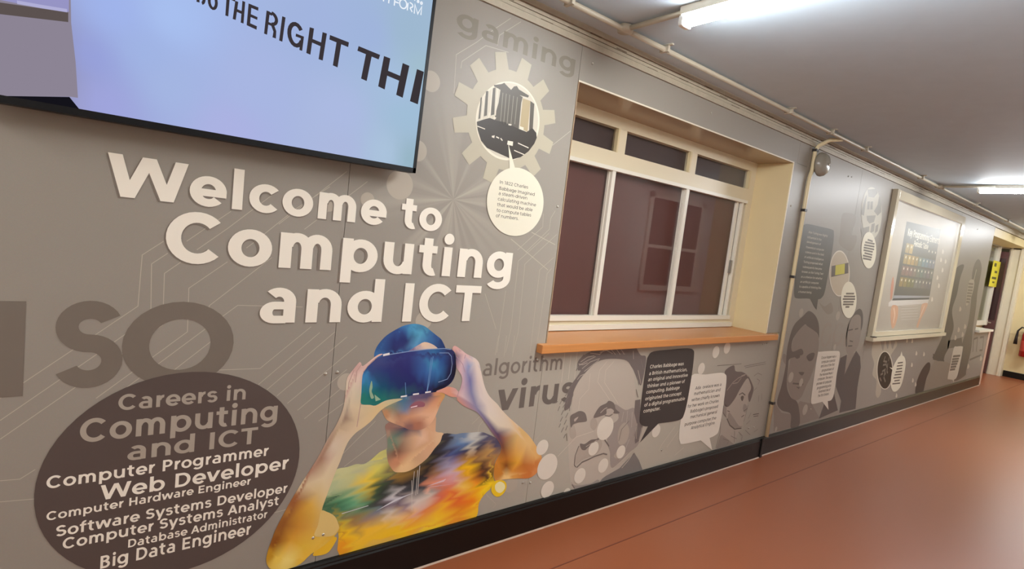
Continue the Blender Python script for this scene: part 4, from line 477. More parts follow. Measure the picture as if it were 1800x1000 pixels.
FIGURE = [
 ('hair','blue printed hair',3,[(0.9198,0.961),(0.9225,0.9906),(0.9388,1.0198),(0.9651,1.0467),(1.0022,1.069),(1.0408,1.0858),(1.0866,1.0914),(1.1301,1.0813),(1.1652,1.059),(1.1951,1.0388),(1.2196,1.0209),(1.2441,0.9827),(1.2501,0.9575),(1.1073,0.9543),(0.9844,0.9555),(0.9405,0.9554)],[(0.947,0.99,45,85,140),(0.929,0.972,60,110,165),(0.997,1.02,36,48,108),(0.966,1.04,50,80,135),(1.057,1.028,36,46,102),(1.013,1.062,45,75,135),(1.073,1.07,75,150,190),(1.118,1.05,84,160,192),(1.158,1.03,60,110,160),(1.191,1.029,50,85,140),(1.222,0.998,33,58,108),(1.097,1.003,90,150,190),(1.04,0.995,44,52,108),(1.041,1.08,60,120,175),(1.001,0.983,36,42,96),(1.115,1.074,70,130,165),(1.095,0.974,70,120,170),(1.237,0.973,30,40,90)]),
 ('face','printed lower face and forehead',4,[(0.9706,0.7547),(0.9841,0.7674),(1.0231,0.7778),(1.0634,0.7834),(1.2022,0.7926),(1.2505,0.7908),(1.2669,0.774),(1.263,0.759),(1.2509,0.7398),(1.2402,0.7104),(1.225,0.6714),(1.2026,0.6462),(1.1657,0.6309),(1.1108,0.6384),(1.0773,0.6552),(1.0339,0.6755),(1.0016,0.694),(0.984,0.72)],[(1.104,0.696,205,150,115),(1.183,0.717,216,162,128),(1.234,0.762,206,142,104),(1.027,0.739,135,135,118),(1.051,0.707,168,126,100),(1.005,0.756,135,145,120),(1.066,0.764,75,115,140),(1.177,0.772,88,78,108),(1.128,0.772,100,85,115),(0.999,0.723,190,140,100),(1.14,0.662,170,112,88),(1.215,0.688,226,178,142),(1.08,0.728,110,130,160),(1.158,0.7,220,170,138),(1.109,0.658,140,100,95),(1.022,0.691,212,168,132),(1.065,0.676,190,140,112),(1.261,0.775,200,150,90)]),
 ('forehead','',4,[(1.0636,0.9707),(1.0827,0.9866),(1.1074,1.0001),(1.1379,1.0136),(1.1773,1.0025),(1.2075,0.9817),(1.2065,0.9669),(1.1279,0.9606)],[(1.139,1.001,225,195,165),(1.179,0.99,215,190,170),(1.084,0.977,130,110,140),(1.114,0.988,190,165,165),(1.153,0.977,215,190,175)]),
 ('neck','printed neck',2,[(0.9985,0.6752),(1.0525,0.6925),(1.1321,0.6877),(1.1701,0.6881),(1.2283,0.6913),(1.2374,0.6289),(1.2437,0.61),(1.2828,0.5968),(1.2702,0.557),(1.2447,0.5299),(1.2149,0.4935),(1.1787,0.469),(1.1474,0.4543),(1.1158,0.4476),(1.0835,0.4522),(1.0562,0.4638),(1.0199,0.5171),(1.0148,0.5909),(1.0046,0.6407)],[(1.035,0.612,110,135,115),(1.142,0.602,216,172,136),(1.205,0.623,216,168,132),(1.068,0.548,128,88,72),(1.138,0.542,206,162,125),(1.102,0.478,230,192,142),(1.217,0.57,216,168,130),(1.099,0.647,62,56,88),(1.142,0.647,70,60,85),(1.255,0.585,222,184,145),(1.02,0.658,150,112,100),(1.054,0.585,120,140,118),(1.094,0.599,170,140,115),(1.174,0.658,200,150,120),(1.072,0.508,200,140,105),(1.017,0.639,170,140,120),(1.176,0.592,228,190,160)]),
 ('shirt','streaked multicoloured printed shirt',3,[(1.0139,0.5682),(0.9852,0.5617),(0.9495,0.535),(0.9194,0.5217),(0.888,0.5273),(0.8523,0.5215),(0.8166,0.5219),(0.8058,0.512),(0.7924,0.4667),(0.779,0.4216),(0.768,0.3821),(0.7619,0.3536),(0.7732,0.3557),(0.8102,0.3299),(0.8299,0.3068),(0.8377,0.2864),(0.8372,0.2588),(0.8422,0.2358),(0.8525,0.1552),(0.957,0.1479),(1.1108,0.1481),(1.2784,0.1483),(1.4717,0.1461),(1.471,0.1507),(1.5129,0.1529),(1.523,0.1761),(1.5216,0.2105),(1.5339,0.2418),(1.5634,0.2695),(1.5791,0.2776),(1.5871,0.2931),(1.6013,0.3132),(1.591,0.3381),(1.5887,0.3785),(1.5899,0.418),(1.6067,0.4436),(1.6193,0.4757),(1.6128,0.4966),(1.5804,0.5325),(1.5369,0.5556),(1.4882,0.5762),(1.4365,0.5806),(1.3799,0.5858),(1.3434,0.5857),(1.2828,0.5968),(1.2696,0.5623),(1.244,0.5352),(1.2143,0.4987),(1.1781,0.4743),(1.1468,0.4595),(1.1153,0.4527),(1.0831,0.4563),(1.0559,0.4663),(1.0256,0.5112),(1.0122,0.5671)],[(0.999,0.521,198,194,122),(0.988,0.489,220,210,100),(1.047,0.503,150,140,90),(0.995,0.419,66,88,58),(1.041,0.41,60,64,58),(1.075,0.438,155,120,58),(1.111,0.396,48,48,48),(1.034,0.381,92,98,92),(1.24,0.474,42,40,40),(1.266,0.542,44,44,48),(1.293,0.517,58,60,74),(1.31,0.567,52,52,60),(1.358,0.565,112,130,155),(1.386,0.54,98,132,175),(1.458,0.561,195,195,188),(1.526,0.541,85,84,108),(1.445,0.52,192,188,176),(1.479,0.498,52,48,70),(1.404,0.494,50,52,80),(1.584,0.504,80,75,98),(1.549,0.47,196,152,88),(1.472,0.461,155,112,70),(1.344,0.487,66,72,122),(1.326,0.437,165,155,178),(1.365,0.414,205,175,185),(1.439,0.417,245,192,25),(1.402,0.413,228,172,28),(1.422,0.453,180,130,50),(1.525,0.401,88,58,42),(1.532,0.355,76,50,36),(1.49,0.369,150,88,36),(1.542,0.325,100,70,35),(1.561,0.429,172,122,68),(1.37,0.375,214,160,162),(1.447,0.36,225,160,45),(1.31,0.376,220,150,142),(1.241,0.369,232,150,118),(1.206,0.423,40,38,40),(1.258,0.418,150,110,80),(1.29,0.349,200,130,110),(1.408,0.319,246,200,90),(1.506,0.304,246,185,25),(1.559,0.299,250,210,35),(1.341,0.317,230,118,62),(1.296,0.294,222,110,80),(1.23,0.314,214,198,184),(1.256,0.34,160,155,150),(1.197,0.357,70,75,82),(1.17,0.301,220,205,195),(1.088,0.36,205,202,202),(1.108,0.376,80,80,84),(1.051,0.318,132,116,128),(1.015,0.316,78,74,80),(1.069,0.339,190,190,200),(1.122,0.291,152,132,142),(1.093,0.319,110,95,110),(1.396,0.267,232,105,52),(1.482,0.242,240,128,32),(1.509,0.179,250,195,45),(1.422,0.211,230,140,36),(1.325,0.255,245,178,42),(1.238,0.249,230,138,78),(1.198,0.253,225,170,150),(1.156,0.232,240,172,85),(1.073,0.257,230,195,145),(1.05,0.223,240,190,52),(1.16,0.195,246,180,42),(1.275,0.181,250,208,52),(1.133,0.191,245,195,30),(1.396,0.173,240,155,50),(1.331,0.205,248,190,45),(1.454,0.304,240,180,60),(1.477,0.321,240,150,40),(0.83,0.508,205,204,150),(0.88,0.486,198,198,140),(0.945,0.448,240,205,70),(0.871,0.445,192,194,140),(0.812,0.445,184,195,150),(0.852,0.394,96,155,112),(0.904,0.357,108,170,128),(0.8,0.381,66,110,80),(0.857,0.343,74,130,100),(0.969,0.343,66,90,68),(0.945,0.323,112,135,100),(0.885,0.299,150,120,78),(0.949,0.277,162,132,112),(1.011,0.307,112,124,142),(1.046,0.286,205,195,184),(0.913,0.267,172,132,78),(0.866,0.242,245,200,35),(0.954,0.232,245,195,52),(0.859,0.188,240,160,36),(0.927,0.181,245,195,52),(1.019,0.228,245,195,66),(1.016,0.39,46,58,52),(1.045,0.429,66,72,68),(0.965,0.507,215,205,110),(0.916,0.498,190,190,150)]),
 ('arm','left printed arm with amber elbow',6,[(0.9545,0.97),(0.9389,0.9707),(0.9164,0.9566),(0.877,0.9269),(0.8692,0.9364),(0.8625,0.9436),(0.8532,0.9351),(0.837,0.9136),(0.8229,0.8944),(0.8157,0.8747),(0.8153,0.8299),(0.815,0.785),(0.8074,0.7452),(0.793,0.7063),(0.7761,0.6725),(0.7793,0.682),(0.7598,0.6438),(0.7265,0.5734),(0.6831,0.5002),(0.6455,0.4331),(0.6139,0.3658),(0.5962,0.3245),(0.5839,0.282),(0.576,0.2498),(0.5733,0.2162),(0.583,0.1874),(0.6021,0.1728),(0.6506,0.1585),(0.699,0.1639),(0.7357,0.1921),(0.7907,0.2178),(0.8389,0.2602),(0.8347,0.2933),(0.8162,0.3285),(0.7849,0.3529),(0.7641,0.3614),(0.779,0.4216),(0.7924,0.4667),(0.8058,0.512),(0.8199,0.5513),(0.8334,0.597),(0.8482,0.6307),(0.8744,0.6588),(0.9058,0.6779),(0.9369,0.702),(0.9586,0.7277),(0.986,0.7483),(1.0246,0.7633),(1.0642,0.7761),(1.0228,0.7802),(0.9832,0.7761),(0.9455,0.7611),(0.921,0.7661),(0.8921,0.77),(0.8811,0.7772),(0.8799,0.8241),(0.8778,0.87),(0.8806,0.8994),(0.898,0.9279),(0.9238,0.954)],[(0.862,0.889,226,198,184),(0.843,0.846,218,203,178),(0.84,0.778,216,197,166),(0.915,0.733,216,192,150),(0.971,0.75,222,192,140),(0.866,0.706,205,182,150),(0.882,0.92,216,182,172),(0.926,0.954,228,192,178),(0.804,0.687,190,165,135),(0.87,0.807,205,192,165),(1.024,0.771,200,190,150),(0.855,0.917,205,165,155),(0.823,0.725,150,125,110),(0.803,0.679,205,182,150),(0.851,0.66,216,192,160),(0.784,0.623,216,198,176),(0.743,0.576,160,120,98),(0.81,0.595,216,198,170),(0.778,0.565,206,178,155),(0.708,0.53,180,140,118),(0.761,0.497,224,205,168),(0.696,0.48,218,198,160),(0.743,0.441,218,192,138),(0.662,0.424,158,98,56),(0.719,0.399,224,176,76),(0.682,0.372,206,150,56),(0.735,0.342,218,172,76),(0.626,0.34,148,92,42),(0.682,0.314,206,145,56),(0.727,0.302,218,166,72),(0.605,0.276,140,82,28),(0.658,0.273,218,160,56),(0.587,0.235,196,146,38),(0.62,0.214,240,205,90),(0.647,0.2,245,220,125),(0.705,0.231,230,188,66),(0.72,0.179,240,192,66),(0.771,0.243,234,192,80),(0.817,0.255,228,182,66),(0.789,0.311,222,194,122),(0.781,0.337,222,192,120),(0.826,0.289,222,192,122)]),
 ('arm','right printed arm with raised orange elbow',6,[(1.2815,0.9737),(1.2799,0.9864),(1.292,0.992),(1.3238,0.9745),(1.3566,0.9526),(1.4021,0.9323),(1.4266,0.9126),(1.4397,0.8854),(1.4544,0.8473),(1.478,0.7919),(1.5104,0.7456),(1.5629,0.702),(1.5867,0.6772),(1.634,0.6353),(1.6736,0.6049),(1.7385,0.5561),(1.7893,0.5138),(1.8346,0.4655),(1.8731,0.4173),(1.8942,0.3835),(1.8932,0.3409),(1.8752,0.3076),(1.8249,0.2869),(1.7483,0.3),(1.6604,0.3119),(1.6115,0.3141),(1.5945,0.3374),(1.5887,0.3785),(1.5933,0.4174),(1.6193,0.4757),(1.5804,0.5325),(1.5565,0.5584),(1.5012,0.6238),(1.509,0.6146),(1.4562,0.67),(1.422,0.69),(1.3759,0.711),(1.3357,0.7415),(1.3288,0.7578),(1.2973,0.7634),(1.2541,0.7844),(1.2189,0.7936),(1.2489,0.8036),(1.2798,0.8102),(1.3164,0.7993),(1.3364,0.7831),(1.3451,0.8083),(1.3478,0.8341),(1.3384,0.8607),(1.3116,0.8933),(1.3029,0.9296),(1.3014,0.9551)],[(1.293,0.981,216,166,158),(1.344,0.953,222,186,182),(1.334,0.897,212,180,185),(1.411,0.913,226,208,196),(1.376,0.895,138,150,188),(1.391,0.831,112,112,160),(1.374,0.863,138,138,176),(1.436,0.817,216,198,192),(1.357,0.76,216,188,188),(1.288,0.787,216,150,126),(1.405,0.772,126,128,165),(1.458,0.751,218,204,196),(1.439,0.704,138,134,166),(1.503,0.703,222,208,196),(1.524,0.646,224,210,192),(1.305,0.94,115,96,118),(1.364,0.801,190,165,180),(1.585,0.594,222,208,186),(1.672,0.571,222,203,175),(1.584,0.554,86,66,98),(1.629,0.525,150,98,78),(1.713,0.531,222,184,120),(1.781,0.474,228,188,125),(1.629,0.48,118,72,56),(1.711,0.449,222,166,88),(1.844,0.404,228,178,110),(1.659,0.418,182,110,42),(1.735,0.387,230,168,58),(1.664,0.382,126,70,28),(1.775,0.368,190,112,50),(1.853,0.348,206,128,66),(1.633,0.359,202,130,50),(1.705,0.345,218,146,60),(1.82,0.318,202,118,56),(1.673,0.322,238,198,130),(1.858,0.317,216,140,82),(1.612,0.409,200,130,45)]),
 ('headset','deep blue printed virtual reality headset',5,[(0.8811,0.7772),(0.8799,0.8241),(0.8778,0.87),(0.8799,0.8972),(0.8958,0.9258),(0.9154,0.9429),(0.9356,0.9557),(0.9832,0.9673),(1.0733,0.9774),(1.1524,0.9824),(1.2355,0.9831),(1.2706,0.9777),(1.2931,0.9606),(1.3047,0.9295),(1.3094,0.8781),(1.3021,0.8427),(1.2791,0.8164),(1.2246,0.7931),(1.1912,0.7911),(1.1049,0.7868),(1.0532,0.782),(1.0231,0.7778),(0.9833,0.7751),(0.9456,0.7597),(0.9211,0.7647)],[(1.028,0.925,44,44,106),(0.98,0.904,38,50,112),(1.13,0.943,55,88,145),(1.188,0.916,62,140,180),(1.219,0.884,52,110,165),(1.273,0.911,28,33,80),(1.115,0.842,33,38,98),(1.038,0.829,28,48,98),(0.962,0.835,16,80,110),(0.93,0.815,20,110,108),(0.891,0.832,36,120,140),(0.894,0.795,36,122,110),(0.967,0.788,26,112,104),(0.891,0.878,58,132,185),(0.911,0.913,50,72,125),(1.3,0.884,20,20,42),(1.234,0.813,20,22,52),(1.173,0.808,33,38,90),(0.938,0.93,60,70,122),(1.075,0.961,48,54,115),(1.164,0.883,55,100,160),(1.27,0.845,22,26,62),(1.273,0.961,40,45,90),(1.084,0.883,36,40,104),(1.017,0.788,40,100,100),(1.23,0.938,40,80,140)]),
]

# ------------------------------------------------------------------ room shell
FLOOR = mat('terracotta_vinyl', (148, 83, 51), .34, spec=.45, noise=.14, scale=420)
nt = FLOOR.node_tree
CEILM = mat('ceiling_paint', (196, 212, 224), .62, noise=.05, scale=9, bump=.05)
struct('floor', box((-4.2, -.9, -.1), (13.5, 3.2, 0)), FLOOR)
struct('trim_1', box((-4.2, 1.645, 0), (13.1, 1.651, .0012)), mat('vinyl_weld', (112, 56, 38), .4))
struct('ceiling', box((-4.2, -.9, CEIL), (13.5, 3.2, CEIL+.1)), CEILM)
YB, YG = D+.012, 2.30          # wall face behind the boards, and the glazing line
# the mural wall, with a hatch opening
struct('wall_left', boxes([((-4.2, YB, 0), (1.826, YG+.06, CEIL)), ((1.826, YB, 0), (4.055, YG+.06, .955)), ((1.826, YB, 2.262), (4.055, YG+.06, CEIL)), ((4.055, YB, 0), (10.36, YG+.06, CEIL)), ((10.36, YB, 0), (11.2, YG+.06, .87))]), WALLP)
struct('wall_right', box((-4.2, -.9, 0), (13.5, -.77, CEIL)), mat('pale_grey_wall_paint', (234, 230, 222), .5))
struct('wall_near', box((-4.2, -.77, 0), (-4.0, YB, CEIL)), WALLP)
struct('wall_end', box((13.15, -.77, 0), (13.35, 2.0, CEIL)), WALLP)
# skirtings with a rounded top lip and a pale bead of sealant at the floor
def skirt(name, x0, x1, th):
    y0 = D-th
    o = struct(name, prism_x([(D+.012, .0), (y0, 0), (y0, .135), (y0+.004, .142), (y0+.004, .147), (y0+.008, .155), (D+.012, .155)], x0, x1), BLACK)
    struct('sealant', prism_x([(y0, .0), (y0-.006, .0), (y0, .006)], x0, x1), mat('pale_sealant', (176, 150, 130), .5), o)
    return o
skirt('baseboard_left', -4.0, 4.235, .022)
struct('end_block', box((4.205, D-.03, 0), (4.24, D+.012, .152), .004), BLACK, bpy.data.objects['baseboard_left'])
skirt('baseboard_beyond', 4.245, 11.18, .012)
struct('baseboard_end', box((13.135, -.77, 0), (13.15, 1.99, .11)), BLACK)
struct('baseboard_right', box((-4.0, -.77, 0), (13.13, -.752, .13)), BLACK)
# layered cream batten band between the boards and the ceiling, flaking along its joints
y = D-.012
tr = struct('trim_2', boxes([((-4.0, y, TOP), (13.1, D+.014, TOP+.028)), ((-4.0, y+.004, TOP+.031), (13.1, D+.014, TOP+.046)), ((-4.0, y+.002, TOP+.049), (13.1, D+.014, TOP+.064)), ((-4.0, y-.006, TOP+.0665), (13.1, D+.014, CEIL)), ((-4.0, y+.01, TOP), (13.1, D+.014, CEIL))]), TRIMW)
flk = []
for i in range(46):
    x = -.2+i*.21+.07*math.sin(i*7.3); l = .05+.06*abs(math.sin(i*3.1)); z = TOP+(.029, .047, .0645, .052)[i % 4]
    flk.append(((x, y-.0015-(.006 if z > TOP+.06 else 0), z-.0012), (x+l, y+.004, z+.0018)))
struct('paint_crack', boxes(flk), mat('flaked_paint_dark', (120, 106, 88), .7), tr)  # dark broken paint along the batten joints
# end of the mural wall: pale corner bead
struct('trim_3', box((11.2, D-.004, 0), (11.33, YG, .872)), mat('pinkish_corner_bead', (206, 176, 156), .5))

# ------------------------------------------------------------------ hatch window
w1 = thing('window_1', 'white framed hatch window of six panes set deep in the mural wall', 'window', (2.94, YG, .99)); w1['kind'] = 'structure'
x0, x1 = 1.826, 4.055
struct('lining', boxes([((x0, D+.001, 2.254), (x1, YG, 2.262)), ((x0-.0, D+.001, .985), (x0+.006, YG, 2.254))]), LINING, w1, 'glossy tan head lining')
struct('lining', prism_x([(D+.001, .985), (YG, .985), (YG, 2.254), (D+.001, 2.254)], x1-.012, x1), CREAM, w1, 'cream side lining')
struct('edge_trim', boxes([((x0, D-.0015, 2.2555), (x1, D+.001, 2.2625)), ((x1-.004, D-.0015, .99), (x1+.002, D+.001, 2.2555))]), mat('pale_edge_trim', (232, 222, 204), .4), w1, 'thin pale edge strip')
yf0, yf1 = 2.225, 2.27
fr = []
def bar(a, b, c, d, y0=yf0, y1=yf1): fr.append(((a, y0, c), (b, y1, d)))
bar(1.832, 1.88, .99, 2.254); bar(3.965, 4.043, .99, 2.254)
bar(1.88, 3.965, 1.962, 2.05); bar(1.88, 3.965, 2.186, 2.254); bar(1.88, 3.965, .99, 1.045)
bar(2.453, 2.522, 2.05, 2.186, yf0+.001); bar(3.188, 3.255, 2.05, 2.186, yf0+.001)
struct('frame', boxes(fr), mat('cream_window_paint', (226, 212, 180), .32), w1)
fr = []
bar(1.88, 3.965, 1.94, 1.962, yf0-.012, yf1-.02); bar(1.88, 3.965, 1.045, 1.075, yf0-.012, yf1-.02); bar(1.83, 3.99, .99, 1.02, yf0-.02, yf0)
struct('track', boxes(fr), WHITE, w1, 'white sliding track')
def sash(a, b, c, d, yy, extra=None):
    s = struct('sash', boxes([((a, yy, c), (a+.03, yy+.018, d)), ((b-.03, yy, c), (b, yy+.018, d))]+(extra or [])), WHITE, w1)
    struct('pane', box((a+.03, yy+.008, c), (b-.03, yy+.012, d)), GLASS, s)
sash(1.87, 2.455, 1.075, 1.94, yf0+.012); sash(2.43, 3.21, 1.075, 1.94, yf0-.008); sash(3.175, 3.885, 1.075, 1.94, yf0+.012)
struct('catch', box((3.872, yf0-.006, 1.40), (3.888, yf0+.012, 1.5), .003), mat('grey_metal', (150, 146, 138), .35, metal=.6), w1)
struct('track', box((3.905, yf0-.004, 1.075), (3.925, yf0+.02, 1.94)), WHITE, w1)
for a, b in ((1.88, 2.453), (2.522, 3.188), (3.255, 3.945)):
    struct('pane', box((a, yf0+.02, 2.05), (b, yf0+.024, 2.186)), GLASS, w1)
struct('pane_bead', boxes([((2.44, yf0-.004, 2.05), (2.453, yf0+.02, 2.186)), ((3.172, yf0-.004, 2.05), (3.188, yf0+.02, 2.186)), ((3.945, yf0-.004, 2.05), (3.965, yf0+.02, 2.186))]), CREAM, w1)
struct('blind', box((1.84, yf1+.005, 1.0), (4.04, yf1+.012, 1.955)), MAROON, w1, 'maroon board behind the lower panes')
struct('blind', box((1.84, yf1+.005, 1.96), (4.04, yf1+.012, 2.25)), DARKP, w1, 'dark board behind the top panes')
sl = thing('window_sill', 'orange wood sill shelf projecting below the maroon hatch window', 'window sill', (2.94, D, .95))
obj('shelf_board', box((1.829, D-.02, .951), (4.05, YG-.03, .986)), SILL, sl)
obj('nosing', box((1.80-.035, D-.045, .9435), (4.155, D-.001, .987), .004), SILL, sl, label='thick orange front nosing')

# window on the opposite wall, seen only as a reflection in the hatch panes
w2 = thing('window_2', 'white framed window on the opposite corridor wall', 'window', (7.3, -.77, .93)); w2['kind'] = 'structure'
struct('frame', boxes([((6.6, -.77, .9), (8.1, -.72, .98)), ((6.6, -.77, 2.3), (8.1, -.74, 2.38)), ((6.6, -.77, .9), (6.68, -.74, 2.38)), ((8.02, -.77, .9), (8.1, -.74, 2.38)), ((6.68, -.765, 1.55), (8.02, -.745, 1.6)), ((7.3, -.765, .98), (7.35, -.745, 2.3))]), WHITE, w2)
struct('pane', box((6.68, -.769, .98), (8.02, -.762, 2.3)), mat('dark_glass', (40, 34, 34), .08), w2)

# ------------------------------------------------------------------ mural sections
def section(key, label, x, boards, screws):
    m = thing('wall_mural', label, 'mural', (x, D, .155))
    for a, b, c, d in boards:
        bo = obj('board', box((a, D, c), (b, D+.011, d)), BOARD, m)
    for sx, sz in screws:
        obj('screw', lathe([(.0062, 0), (.0062, .0015), (.0045, .004), (.0, .005)], (sx, D, sz), '-y', 12), STEEL, m, True)
    made = {}; count = {}
    def keyed(name):
        k = count.get(name, 0); count[name] = k+1
        return name if k == 0 else '%s.%03d' % (name, k)
    half = .5 if key == 'U' else 0
    todo = [('P', r) for r in PRINTS if r[0] == key]
    if key == 'L':
        person = obj('printed_person', painted(*[(f[3], f[4]) for f in FIGURE if f[0] == 'neck'][0], layer_y(2)), FIG, m, label='full colour printed person lifting a virtual reality headset with both hands')
        for name, label, ly, outl, cols in FIGURE:
            if name == 'neck': continue
            o = obj(name, painted(outl, cols, layer_y(ly), .0045 if name == 'shirt' else .006, {'shirt': (.026, .2), 'hair': (.01, 1.5), 'headset': (.008, 1.5)}.get(name, (0, 0))), FIG, person, label=label or None); made[keyed(name)] = person
    for _, (s, name, par, label, ly, col, sh) in todo:
        p = made.get(par, m) if par else m
        for one in ([[q] for q in sh] if name == 'circle_print' else [sh]):
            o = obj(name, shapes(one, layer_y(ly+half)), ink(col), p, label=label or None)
        if not par: made[keyed(name)] = o
    for s, name, par, label, ly, col, wt, rows in WORDS:
        if s != key: continue
        p = made.get(par, m) if par else m
        o = obj(name, set_words(bmesh.new(), rows, wt, layer_y(ly+half)), ink(col), p, label=label or None)
        if name == 'title_lettering':
            obj('printed_shadow', set_words(bmesh.new(), rows, wt, layer_y(ly-1), -.003, -.0035, .015), ink((124, 113, 102)), o)
    return m
FIG = attr_mat('printed_colour_picture')
section('L', 'large grey welcome mural with the headset wearer, under and right of the television', .3,
        [(-1.6, .7555, .156, TOP), (.7575, 1.8215, .156, TOP)], [(0.7322, 0.9051), (0.7772, 0.9086), (0.7394, 0.2582), (0.7785, 0.2617), (1.7861, 0.2705), (1.7895, 1.6579)])
section('U', 'low grey mural of two portraits with speech bubbles beneath the orange sill', 2.94,
        [(1.8235, 4.262, .156, .94)], [(1.8366, 0.2603), (1.7795, 0.9047), (1.8207, 0.9055), (2.9345, 0.256), (4.0264, 0.9053), (4.0783, 0.9058), (4.0158, 0.2575), (4.0945, 0.2515)])
section('H', 'narrow plain grey mural strip above the hatch window', 2.94, [(1.8235, 4.10, 2.262, TOP)], [(1.9, 2.36), (2.93, 2.36)])
section('J', 'narrow plain grey mural strip between hatch window and alarm bell', 4.16, [(4.058, 4.262, .99, 2.2615), (4.102, 4.262, 2.2635, TOP)], [(4.11, 1.95)])
section('R', 'grey mural board with a woman and suited man between conduit and poster frame', 5.2, [(4.264, 5.3, .156, TOP), (5.302, 6.085, .156, TOP)], [(5.0244, 2.3109), (5.0945, 2.3172), (4.9605, 0.2895), (5.0733, 0.2872)])
section('F', 'farthest grey mural board with standing figure and circuitry oval around the poster frame', 8.6, [(6.087, 8.553, .156, .905), (6.087, 8.553, 2.35, TOP), (8.555, 10.34, .156, TOP), (10.342, 11.2, .156, .868)], [(9.3811, 2.2934)])

# ------------------------------------------------------------------ television
TX1, TZ0, TY, TRO = .972, 1.684, D-.09, math.radians(.55)
tv = thing('television', 'large wall mounted black television showing a pale blue slide with black capitals', 'television', (.36, TY, TZ0))
def T3(u, y, v):               # u leftwards from the right edge, v up from the bottom edge
    return Vector((TX1-u*math.cos(TRO)+v*math.sin(-TRO)*0+v*.022, y, TZ0-u*math.sin(TRO)+v))
def tvbox(u0, u1, y0, y1, v0, v1, bev=0):
    bm = bmesh.new(); vs = [bm.verts.new(T3(u, yy, v)) for u in (u0, u1) for yy in (y0, y1) for v in (v0, v1)]
    for f in ((0, 1, 3, 2), (4, 6, 7, 5), (0, 4, 5, 1), (2, 3, 7, 6), (0, 2, 6, 4), (1, 5, 7, 3)): bm.faces.new([vs[i] for i in f])
    bmesh.ops.recalc_face_normals(bm, faces=bm.faces)
    if bev: bmesh.ops.bevel(bm, geom=list(bm.edges), offset=bev, segments=2, affect='EDGES')
    return bm
TW, TH, BZ = 1.24, .712, .012
obj('casing', tvbox(0, TW, TY+.004, TY+.045, 0, TH, .004), PLASTB, tv)
bm = bmesh.new()
for a in ((0, TW, 0, BZ+.006), (0, TW, TH-BZ, TH), (0, BZ, 0, TH), (TW-BZ, TW, 0, TH)):
    b2 = tvbox(a[0], a[1], TY-.003, TY+.006, a[2], a[3]); me = bpy.data.meshes.new('t'); b2.to_mesh(me); b2.free(); bm.from_mesh(me); bpy.data.meshes.remove(me)
obj('bezel', bm, PLASTB, tv)
obj('wall_bracket', tvbox(.35, .9, TY+.045, D-.006, .15, .55), PLASTB, tv)
SCREEN = attr_mat('lit_screen', 1.0)
SCRPTS = [(u, v) for u, v in ((BZ, BZ+.006), (TW-BZ, BZ+.006), (TW-BZ, TH-BZ), (BZ, TH-BZ))]
def screen_mesh():
    bm = bmesh.new(); lay = bm.verts.layers.float_color.new('print'); G = []
    pal = [(0.1754, 1.987, (168, 192, 240)), (0.0486, 1.9597, (160, 180, 236)), (0.0057, 1.8304, (150, 160, 220)), (0.1147, 1.8768, (160, 180, 228)), (0.0338, 1.7204, (160, 165, 222)), (0.1847, 1.8036, (164, 182, 226)), (0.405, 1.8602, (168, 182, 226)), (0.3357, 1.7084, (172, 178, 226)), (0.675, 1.8355, (172, 186, 226)), (0.8516, 1.7347, (172, 196, 222)), (0.6851, 1.7235, (172, 184, 222)), (0.5583, 2.0955, (162, 180, 222)), (0.7488, 2.1195, (160, 180, 220)), (0.8951, 2.165, (158, 184, 208)), (0.9528, 2.0619, (162, 190, 205)), (0.914, 1.8896, (160, 190, 215)), (0.9432, 1.7306, (150, 180, 195)), (0.8703, 1.9797, (166, 190, 222)), (0.1619, 2.2521, (165, 190, 236)), (0.6194, 2.4514, (160, 185, 225)), (-0.1053, 1.7985, (142, 134, 152)), (-0.1034, 1.7296, (146, 138, 152)), (-0.1482, 1.8401, (140, 134, 150))]
    for i in range(41):
        row = []
        for j in range(25):
            u = BZ+(TW-2*BZ)*i/40; v = BZ+.006+(TH-2*BZ-.006)*j/24; p = T3(u, TY+.001, v); q = bm.verts.new(p); acc = [0, 0, 0]; tot = 0
            for x, z, c in pal:
                wgt = 1/((x-p.x)**2+(z-p.z)**2+.002)**1.6; tot += wgt; l = lin(c)
                for k in range(3): acc[k] += wgt*l[k]
            q[lay] = (*[a/tot for a in acc], 1); row.append(q)
        G.append(row)
    for i in range(40):
        for j in range(24): bm.faces.new((G[i][j], G[i+1][j], G[i+1][j+1], G[i][j+1]))
    return fix(bm)
scr = obj('screen', screen_mesh(), SCREEN, tv, label='lit pale blue screen')
